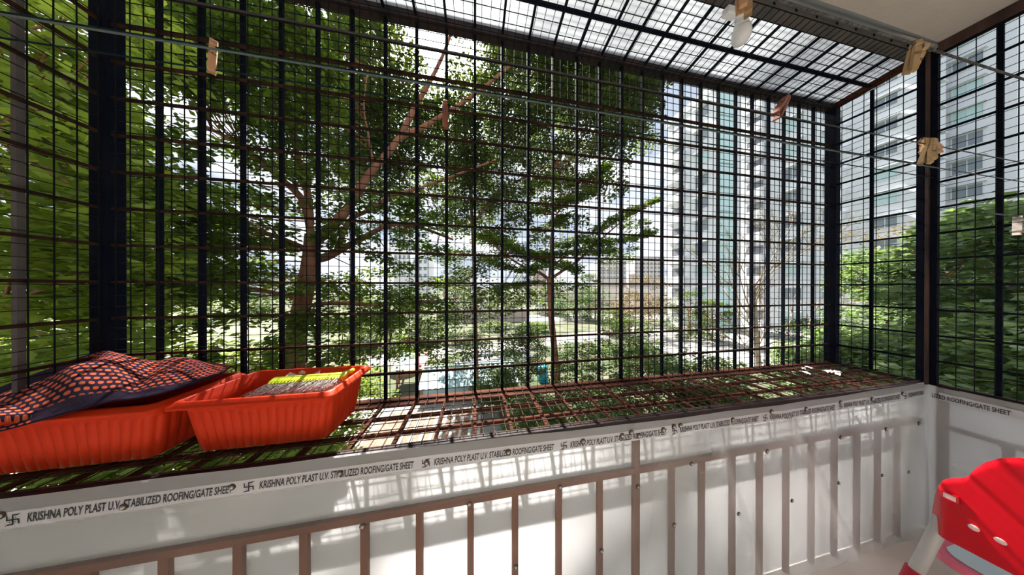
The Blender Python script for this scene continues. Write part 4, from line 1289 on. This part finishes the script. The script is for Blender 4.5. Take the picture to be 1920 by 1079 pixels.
# --- trees and shrubs on the right side
def crown_tree(name, px, py_top, py_base, R, halfw, label, leaf, lm, n_pads, per, bm=M_bark, padr=(0.35, 0.6), trunk_r=0.12, cat='tree', thick=0.10, base_r=None, fill=0.15, tilt=0.6):
    """rounded crown of layered pads on a trunk"""
    topp = rad(px, py_top, R)
    b = np.array([topp[0], topp[1], GND])
    low = rad(px, py_base, R)
    zl, zt = max(low[2], GND+0.15), topp[2]
    H = zt-zl
    pads = []
    for _ in range(n_pads):
        t = random.uniform(0.0, 1.0)
        w = halfw*math.sqrt(max(0.05, 1-(abs(t-0.42)/0.62)**2.2))
        a = random.uniform(0, 2*math.pi); q = w*math.sqrt(random.uniform(fill, 1))
        c = np.array([b[0]+q*math.cos(a), b[1]+q*math.sin(a), zl+t*H])
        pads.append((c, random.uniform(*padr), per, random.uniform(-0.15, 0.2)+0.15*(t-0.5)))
    tp = [b, b+np.array([0.04*H, 0.02, (zl-GND)+0.25*H]), b+np.array([-0.02*H, 0.0, (zl-GND)+0.85*H])]
    limbs = [(tp, trunk_r, trunk_r*0.25)]
    for _ in range(7):
        a = random.uniform(0, 2*math.pi); t = random.uniform(0.1, 0.6)
        s_ = tp[1]+(tp[2]-tp[1])*t
        limbs.append(([s_, s_+np.array([math.cos(a)*halfw*0.35, math.sin(a)*halfw*0.35, H*0.10]), s_+np.array([math.cos(a)*halfw*0.75, math.sin(a)*halfw*0.75, H*0.16])], trunk_r*0.4, trunk_r*0.1))
    return build_tree(name, b, label, limbs, pads, leaf, lm, bm, twig=max(0.006, trunk_r*0.06), thick=thick, cat=cat, maxtwig=halfw*1.2, tilt=tilt)

crown_tree('broadleaf_tree', 1845, 396, 640, 11.0, 0.95, 'broad green leafy tree behind the right grille, tallest of the right-hand trees', 0.13, L_right, 85, 170, padr=(0.3, 0.5), tilt=0.8)
crown_tree('broadleaf_tree', 2200, 330, 720, 6.5, 1.15, 'dark green leafy tree at the far right behind the grey pins', 0.11, L_right, 90, 190, padr=(0.28, 0.45), tilt=0.8)
crown_tree('broadleaf_tree', 1660, 468, 640, 13.5, 1.1, 'thin-crowned leafy tree seen through the cage right face between the posts', 0.13, L_right, 42, 130, padr=(0.3, 0.5), tilt=0.8)
crown_tree('low_shrub', 1905, 640, 800, 6.4, 0.62, 'bright green shrub low behind the right grille', 0.10, L_shrub, 60, 130, padr=(0.2, 0.36), trunk_r=0.04, cat='shrub', tilt=0.7)
crown_tree('low_shrub', 2150, 600, 800, 5.2, 0.75, 'bright green shrub at the right frame edge below the grey pins', 0.10, L_shrub, 60, 130, padr=(0.2, 0.36), trunk_r=0.04, cat='shrub', tilt=0.7)
crown_tree('low_shrub', 1780, 632, 790, 7.4, 0.55, 'bright green shrub low behind the right rear post', 0.10, L_shrub, 60, 130, padr=(0.22, 0.4), trunk_r=0.04, cat='shrub', tilt=0.7)
crown_tree('low_shrub', 1670, 628, 770, 8.2, 0.75, 'bright green shrub low behind the cage right face', 0.11, L_shrub, 70, 130, padr=(0.25, 0.4), trunk_r=0.04, cat='shrub', tilt=0.7)
crown_tree('low_shrub', 1592, 622, 750, 10.0, 0.75, 'bright green shrub just right of the front corner post', 0.11, L_shrub, 70, 130, padr=(0.25, 0.42), trunk_r=0.04, cat='shrub', tilt=0.7)
crown_tree('low_shrub', 1510, 650, 790, 9.4, 0.6, 'green shrub low beyond the far right end of the shelf', 0.10, L_shrub, 55, 110, padr=(0.22, 0.38), trunk_r=0.04, cat='shrub', tilt=0.7)
crown_tree('twiggy_tree', 1640, 425, 610, 16.0, 1.5, 'sparse yellowish twiggy tree in front of the right apartment block', 0.10, L_autumn, 46, 34, bm=M_barkg, padr=(0.3, 0.6), trunk_r=0.07)

# young trees between the cage and the road, some seen through the shelf
for (px, pt, pb, R, hw, lab) in (
        (985, 612, 700, 10.0, 1.0, 'young light green tree just left of the slim centre trunk'),
        (1090, 640, 760, 8.6, 1.1, 'young light green tree just right of the slim centre trunk'),
        (1180, 600, 690, 11.0, 1.2, 'young light green tree standing before the pale road'),
        (1215, 655, 780, 7.8, 1.1, 'low light green tree whose top reaches the shelf edge'),
        (1330, 665, 800, 8.2, 1.2, 'low light green tree near the foot of the bare tree'),
        (930, 690, 745, 9.2, 0.9, 'small green tree leaning over the pale blue roof'),
        (1010, 745, 840, 6.6, 1.0, 'green shrub directly under the middle of the shelf'),
        (1150, 770, 860, 6.4, 1.1, 'green shrub under the shelf right of the middle'),
        (1380, 740, 820, 7.8, 1.2, 'green shrub under the shelf below the bare tree')):
    crown_tree('young_tree', px, pt, pb, R, hw, lab, 0.10, L_lime, 70, 110, padr=(0.22, 0.42), trunk_r=0.04, thick=0.06)
for (px, pt, pb, R, hw, lab) in (
        (60, 850, 1000, 5.6, 1.3, 'leafy shrub far below the left planter'),
        (250, 855, 1000, 5.4, 1.1, 'leafy shrub far below the gap between the planters'),
        (430, 850, 960, 5.8, 1.1, 'leafy shrub far below the brush planter'),
        (560, 845, 920, 6.4, 0.8, 'small leafy shrub below the right end of the brush planter'),
        (440, 655, 760, 7.4, 1.2, 'dark leafy shrub behind the cloth and the planters'),
        (640, 690, 780, 8.0, 1.2, 'dark leafy shrub beside the foot of the large tree'),
        (90, 640, 800, 6.6, 1.5, 'leafy shrub behind the left corner of the cage')):
    crown_tree('leafy_shrub', px, pt, pb, R, hw, lab, 0.12, L_near, 55, 80, padr=(0.25, 0.45), trunk_r=0.03, cat='shrub', thick=0.07)

# mid-distance and far trees
far = [(150, 575, 20, 3.0, 'M', 'light green round tree beyond the lawn at the far left'),
       (40, 590, 15, 2.5, 'M', 'light green round tree at the left frame edge beyond the lawn'),
       (300, 555, 32, 4.0, 'M', 'light green round tree beyond the middle of the lawn'),
       (450, 550, 34, 4.2, 'M', 'light green round tree beyond the lawn left of the big trunk'),
       (520, 560, 40, 4.0, 'P', 'pale green hedge-like tree right behind the big trunk'),
       (660, 548, 30, 3.5, 'L', 'sunlit yellow-green tree right of the big trunk'),
       (705, 590, 20, 2.2, 'L', 'sunlit yellow-green bush below the low right bough'),
       (760, 545, 40, 4.5, 'L', 'sunlit yellow-green tree under the distant white apartments'),
       (800, 600, 26, 2.2, 'P', 'grey-green bush under the canopy left of the pink wall'),
       (850, 535, 48, 4.5, 'P', 'pale green tree left of the dark conifers'),
       (905, 548, 44, 2.8, 'C', 'dark blue-green conifer left of the slim centre trunk'),
       (950, 556, 40, 3.4, 'L', 'bright green spreading tree before the pink wall'),
       (1030, 560, 42, 3.2, 'C', 'dark conifer right behind the slim centre trunk'),
       (1075, 548, 36, 3.4, 'M', 'mid green tree right of the slim centre trunk'),
       (1115, 536, 35, 3.2, 'M', 'mid green tree below the long beige wall'),
       (1150, 580, 24, 1.7, 'L', 'bright green bush before the courtyard'),
       (1205, 515, 30, 3.4, 'A', 'brownish autumn tree left of the white tower'),
       (1190, 545, 24, 2.6, 'A', 'brownish thin tree before the autumn tree'),
       (1290, 548, 22, 2.2, 'L', 'bright green bush at the foot of the white tower'),
       (1335, 562, 21, 1.8, 'L', 'bright green bush left of the bare tree'),
       (1530, 600, 20, 2.5, 'M', 'mid green bush behind the front corner post'),
       (930, 606, 27, 2.2, 'L', 'low bright green hedge left of the slim trunk base'),
       (1000, 607, 26, 2.0, 'L', 'low bright green hedge right by the slim trunk'),
       (870, 622, 20, 1.6, 'P', 'low grey-green bush above the pile of pipes'),
       (985, 495, 75, 4.0, 'M', 'far green tree breaking the skyline at the fork of the slim trunk'),
       (880, 500, 80, 5.0, 'M', 'far green tree on the skyline left of the fork'),
       (1100, 512, 80, 5.0, 'P', 'far pale green tree before the beige skyline blocks')]
LM = {'M': L_mid, 'L': L_lime, 'P': L_pale, 'C': L_conifer, 'A': L_autumn}
for (px, pt, z, hw, k, lab) in far:
    R = z/math.cos(math.atan((px-960)/FPX))
    n = int(34+hw*9)
    ddy = 5.5*FPX/z
    base_py = 539.5+ddy*0.92
    crown_tree('tree' if k != 'C' else 'conifer', px, pt, base_py, R, hw, lab, 0.10+z*0.0042, LM[k], n, 70, padr=(hw*0.16, hw*0.30), trunk_r=0.10, thick=0.05+hw*0.03, bm=M_bark if k != 'A' else M_barkg)

# ------------------------------------------------------------------ yard things
def shed(px0, px1, z, zroof, label):
    a = dep(px0, 700, z); b = dep(px1, 700, z)
    cx = (a[0]+b[0])/2; cy = (a[1]+b[1])/2; wd = np.linalg.norm(a-b)/2
    e = empty('shed', (cx, cy, GND), label, 'shed')
    zr = zroof-GND
    for sgn in (1, -1):
        m = MB(); rows = []
        for i in range(37):
            x = -wd+2*wd*i/36
            rz_ = 0.02*math.cos(i*math.pi)
            rows.append([(x, 0, zr+rz_), (x, -sgn*1.3, zr-0.55+rz_)])
        m.grid(rows, sgn < 0); o = m.build('roof_slope', M_bluesheet, e)
        md = o.modifiers.new('thick', 'SOLIDIFY'); md.thickness = 0.02
    for x in (-wd+0.15, 0, wd-0.15):
        for y in (-1.2, 1.2):
            MB().box((x-0.04, y-0.04, 0), (x+0.04, y+0.04, zr-0.53)).build('post', M_brownwood, e)
    for y in (-1.2, 1.2):
        MB().box((-wd+0.1, y-0.04, zr-0.58), (wd-0.1, y+0.04, zr-0.52)).build('beam', M_brownwood, e)
    MB().box((-wd, -0.06, zr-0.01), (wd, 0.06, zr+0.05)).build('ridge_cap', M_bluesheet, e)
    MB().box((-wd+0.1, -1.16, 0), (wd-0.1, -1.10, zr-0.6)).build('side_panel', M_bluesheet, e)
shed(800, 965, 11.3, GND+1.25, 'long shed with pale blue corrugated roof below the shelf')
# stall with red and blue awning
sp_ = dep(772, 705, 11.8)
st = empty('stall', (sp_[0], sp_[1], GND), 'small timber stall with a red and blue slanted awning', 'stall')
for x in (-0.6, 0.6):
    for y in (-0.5, 0.5):
        MB().box((x-0.05, y-0.05, 0), (x+0.05, y+0.05, 1.2)).build('post', M_brownwood, st)
for x0, x1, mm in ((-0.8, 0.25, M_bluesheet), (0.26, 0.8, M_redsheet)):
    m_ = MB(); m_.grid([[(x0, -0.7, 1.05), (x0, 0.7, 1.7)], [(x1, -0.7, 1.05), (x1, 0.7, 1.7)]], True)
    o = m_.build('awning_panel', mm, st); md = o.modifiers.new('thick', 'SOLIDIFY'); md.thickness = 0.02
MB().box((-0.65, -0.5, 0.6), (0.65, 0.5, 0.66)).build('counter', M_brownwood, st)
m_ = MB().tube([(-0.6, -0.55, 0.1), (-0.25, -0.6, 1.1)], 0.05, 6); m_.build('brace', M_brownwood, st)
pp_ = dep(762, 690, 13.6)
par = empty('parasol', (pp_[0], pp_[1], GND), 'faded pink parasol standing behind the timber stall', 'parasol')
MB().tube([(0, 0, 0), (0, 0, 1.15)], 0.03, 8).build('pole', M_pipe, par)
MB().lathe([(0.85, 0.72), (0.60, 0.92), (0.3, 1.08), (0.02, 1.17)], 16).build('canopy', M_pinkcloth, par)
# pipes
for i, (y, l, h) in enumerate(((683, 150, 0), (680, 140, 0), (677, 150, 0), (674, 150, 0), (670, 120, 0), (672, 120, 1), (668, 130, 1))):
    zz = GND+0.12+(0.22 if h else 0)
    a = onZ(850+i*7, y, GND+0.12); b = onZ(850+i*7+l*0.9, y-7, GND+0.12)
    a[2] = b[2] = zz
    o = MB().tube([a, a+(b-a)*0.5, b], 0.115, 12).build('pipe', M_pipe, smooth=True)
    tag(o, 'long grey pipe on the ground beyond the blue roof, ' + ('nearest of the row', 'second nearest of the row', 'third nearest of the row', 'fourth nearest of the row', 'farthest of the row', 'left one lying on top', 'right one lying on top')[i], 'pipe', 'grey pipes piled on the ground')
# drum and bins
def drum(px, py, m, label, h=0.9, r=0.29, cat='barrel', name='barrel'):
    p = onZ(px, py, GND)
    o = MB().lathe([(r*0.93, 0), (r, 0.04), (r, h*0.32), (r*1.06, h*0.34), (r, h*0.36), (r, h*0.64), (r*1.06, h*0.66), (r, h*0.68), (r, h*0.95), (r*0.9, h)], 18).build(name, m, smooth=True)
    o.location = p; tag(o, label, cat)
drum(1018, 716, M_drum, 'blue plastic barrel left of the slim centre trunk')
drum(1171, 601, M_drum, 'small blue bin in the courtyard, left one', cat='bin', name='bin')
drum(1187, 603, M_drum, 'small blue bin in the courtyard, right one', cat='bin', name='bin')

# compound walls
def wall(name, pts, h, m, t=0.25, label=None):
    a, b = [onZ(x, y, GND) for x, y in pts]
    d = b-a; L = np.linalg.norm(d); ang = math.atan2(d[1], d[0])
    e = empty(name, a, rz=ang)
    MB().box((0, 0, 0), (L, t, h)).build('wall_face', m, e)
    MB().box((-0.05, -0.06, h), (L+0.05, t+0.06, h+0.12)).build('coping', M_conc, e)
    n = max(2, int(L/3))
    for k in range(n+1):
        MB().box((L*k/n-0.15, -0.08, 0), (L*k/n+0.15, 0, h)).build('pier', m, e)
    if label: tag(e, label, 'wall')
    else: tag(e, kind='structure')
    return e
wall('compound_wall', [(820, 606), (985, 603)], 1.9, M_wallpink, label='pinkish compound wall behind the hedges in the centre')
wall('compound_wall', [(1100, 586), (1250, 586)], 2.6, M_wallpink, label='pale compound wall behind the courtyard')
e = wall('compound_wall', [(1010, 566), (1240, 566)], 5.0, M_farb, t=4.0, label='long beige windowless wall below the skyline')
wall('compound_wall', [(1640, 640), (2100, 690)], 1.8, M_wallpink, label='brownish garden wall behind the right shrubs')

# ------------------------------------------------------------------ buildings
def box_obj(name, lo, hi, m, parent): return MB().box(lo, hi).build(name, m, parent)
def tower(px, z, dY, wX, top, label, strip=False, seed=0):
    """block with its near left corner at pixel px, depth z; faces run along world X and Y"""
    c = dep(px, 539.5, z)
    e = empty('apartment_block', (c[0], c[1], GND), label, 'building')
    H = top+CZ-GND
    box_obj('wall', (0, 0, 0), (wX, dY, H), M_bldg, e)
    box_obj('roof_parapet', (-0.15, -0.15, H), (wX+0.15, dY+0.15, H+0.9), M_bldg2, e)
    fl = int(H/3.0)
    rs = random.Random(seed)
    ncol = max(1, int(dY/3.2))
    wf = MB(); wf.box((-0.10, -0.85, -0.08), (0.0, 0.85, 0.0)); wf.box((-0.10, -0.85, 1.4), (0.0, 0.85, 1.48))
    wf.box((-0.10, -0.85, 0), (0, -0.77, 1.4)); wf.box((-0.10, 0.77, 0), (0, 0.85, 1.4)); wf.box((-0.06, -0.03, 0), (0, 0.03, 1.4))
    wf.box((-0.55, -1.0, 1.5), (0.0, 1.0, 1.6))
    wm = wf.mesh('window', M_bldg2)
    pm_ = MB().box((-0.03, -0.77, 0), (-0.005, 0.77, 1.4)).mesh('pane', M_pane)
    pt_ = MB().box((-0.03, -0.77, 0), (-0.005, 0.77, 1.4)).mesh('pane', M_teal)
    bf = MB(); bf.box((-1.0, -1.25, -0.15), (0, 1.25, 0)); bf.box((-1.0, -1.25, 0), (-0.92, 1.25, 0.95)); bf.box((-1.0, -1.25, 0), (0, -1.17, 0.95)); bf.box((-1.0, 1.17, 0), (0, 1.25, 0.95))
    bm_ = bf.mesh('balcony', M_bldg)
    dm_ = MB().box((-0.02, -0.9, 0), (-0.004, 0.9, 2.2)).mesh('opening_panel', M_dark)  # flat panel; the shade of the balcony opening is its dark colour
    # side face looking towards -X
    for f in range(fl):
        zf = 3.0*f
        for k in range(ncol):
            y = dY*(k+0.5)/ncol
            if k % 2 == 0:
                o = link('window', wm, e); o.location = (0, y, zf+1.0)
                p = link('pane', pm_ if rs.random() < 0.7 else pt_, o)
            else:
                o = link('balcony', bm_, e); o.location = (0, y, zf+0.1)
                p = link('opening_panel', dm_, o); p.location = (0, 0, 0.0)
        # front face looking towards -Y
        nf = max(1, int(wX/3.4))
        for k in range(nf):
            x = wX*(k+0.5)/nf
            if strip and k == 0: continue
            o = link('window', wm, e); o.location = (x, 0, zf+1.0); o.rotation_euler = (0, 0, math.pi/2)
            p = link('pane', pm_ if rs.random() < 0.7 else pt_, o)
    if strip:
        x0, x1 = 0.35, min(wX-0.2, 2.6)
        for f in range(fl):
            box_obj('glazed_panel', (x0, -0.25, 3.0*f+0.12), (x1, 0.0, 3.0*f+2.9), M_teal, e)
    return e
tower(1342, 26.0, 6.6, 4.0, 25.0, 'white apartment tower with a pale teal glazed strip beyond the bare tree', True, 1)
tower(1528, 24.0, 7.0, 3.4, 33.0, 'white apartment block just left of the front corner post', False, 2)
tower(1722, 24.0, 8.0, 5.0, 42.0, 'white apartment block behind the cage right face', False, 3)
tower(1905, 22.0, 9.0, 6.0, 45.0, 'white apartment block at the far right behind the side grille', False, 4)

def far_block(px0, px1, py_top, z, label, m, floors, cols, nm='distant_building'):
    a = dep(px0, 539.5, z); b = dep(px1, 539.5, z)
    d = b-a; L = np.linalg.norm(d[:2]); ang = math.atan2(d[1], d[0])
    H = (539.5-py_top)*z/FPX + CZ-GND
    e = empty(nm, (a[0], a[1], GND), label, 'building', rz=ang)
    MB().box((0, 0, 0), (L, 10, H)).build('wall', m, e)
    MB().box((-0.3, -0.3, H), (L+0.3, 10.3, H+0.7)).build('parapet', M_farw, e)
    vis = H*0.45
    cw = L/cols
    pmh = MB().box((-cw*0.28, -0.12, 0), (cw*0.28, -0.02, (H-vis)/floors*0.5)).mesh('window', M_pane)
    for f in range(floors):
        for c_ in range(cols):
            o = link('window', pmh, e); o.location = (cw*(c_+0.5), 0, vis+(H-vis)*(f+0.3)/floors)
    return e
far_block(738, 770, 478, 120, 'distant white apartments seen in a leaf gap, left block', M_farw, 4, 4)
far_block(774, 802, 486, 118, 'distant white apartments seen in a leaf gap, right block', M_farw, 3, 3)
far_block(1124, 1174, 492, 150, 'distant beige apartments on the skyline, left slab', M_farb, 4, 8)
far_block(1190, 1246, 484, 145, 'distant beige apartments on the skyline, right slab', M_farb, 5, 8)
far_block(830, 880, 505, 130, 'low far white building on the skyline left of the conifers', M_farw, 2, 5)
far_block(1000, 1022, 508, 110, 'low far pinkish building right at the fork of the slim trunk', M_wallpink, 2, 3)
far_block(420, 520, 520, 110, 'low far white building beyond the lawn', M_farw, 2, 6)
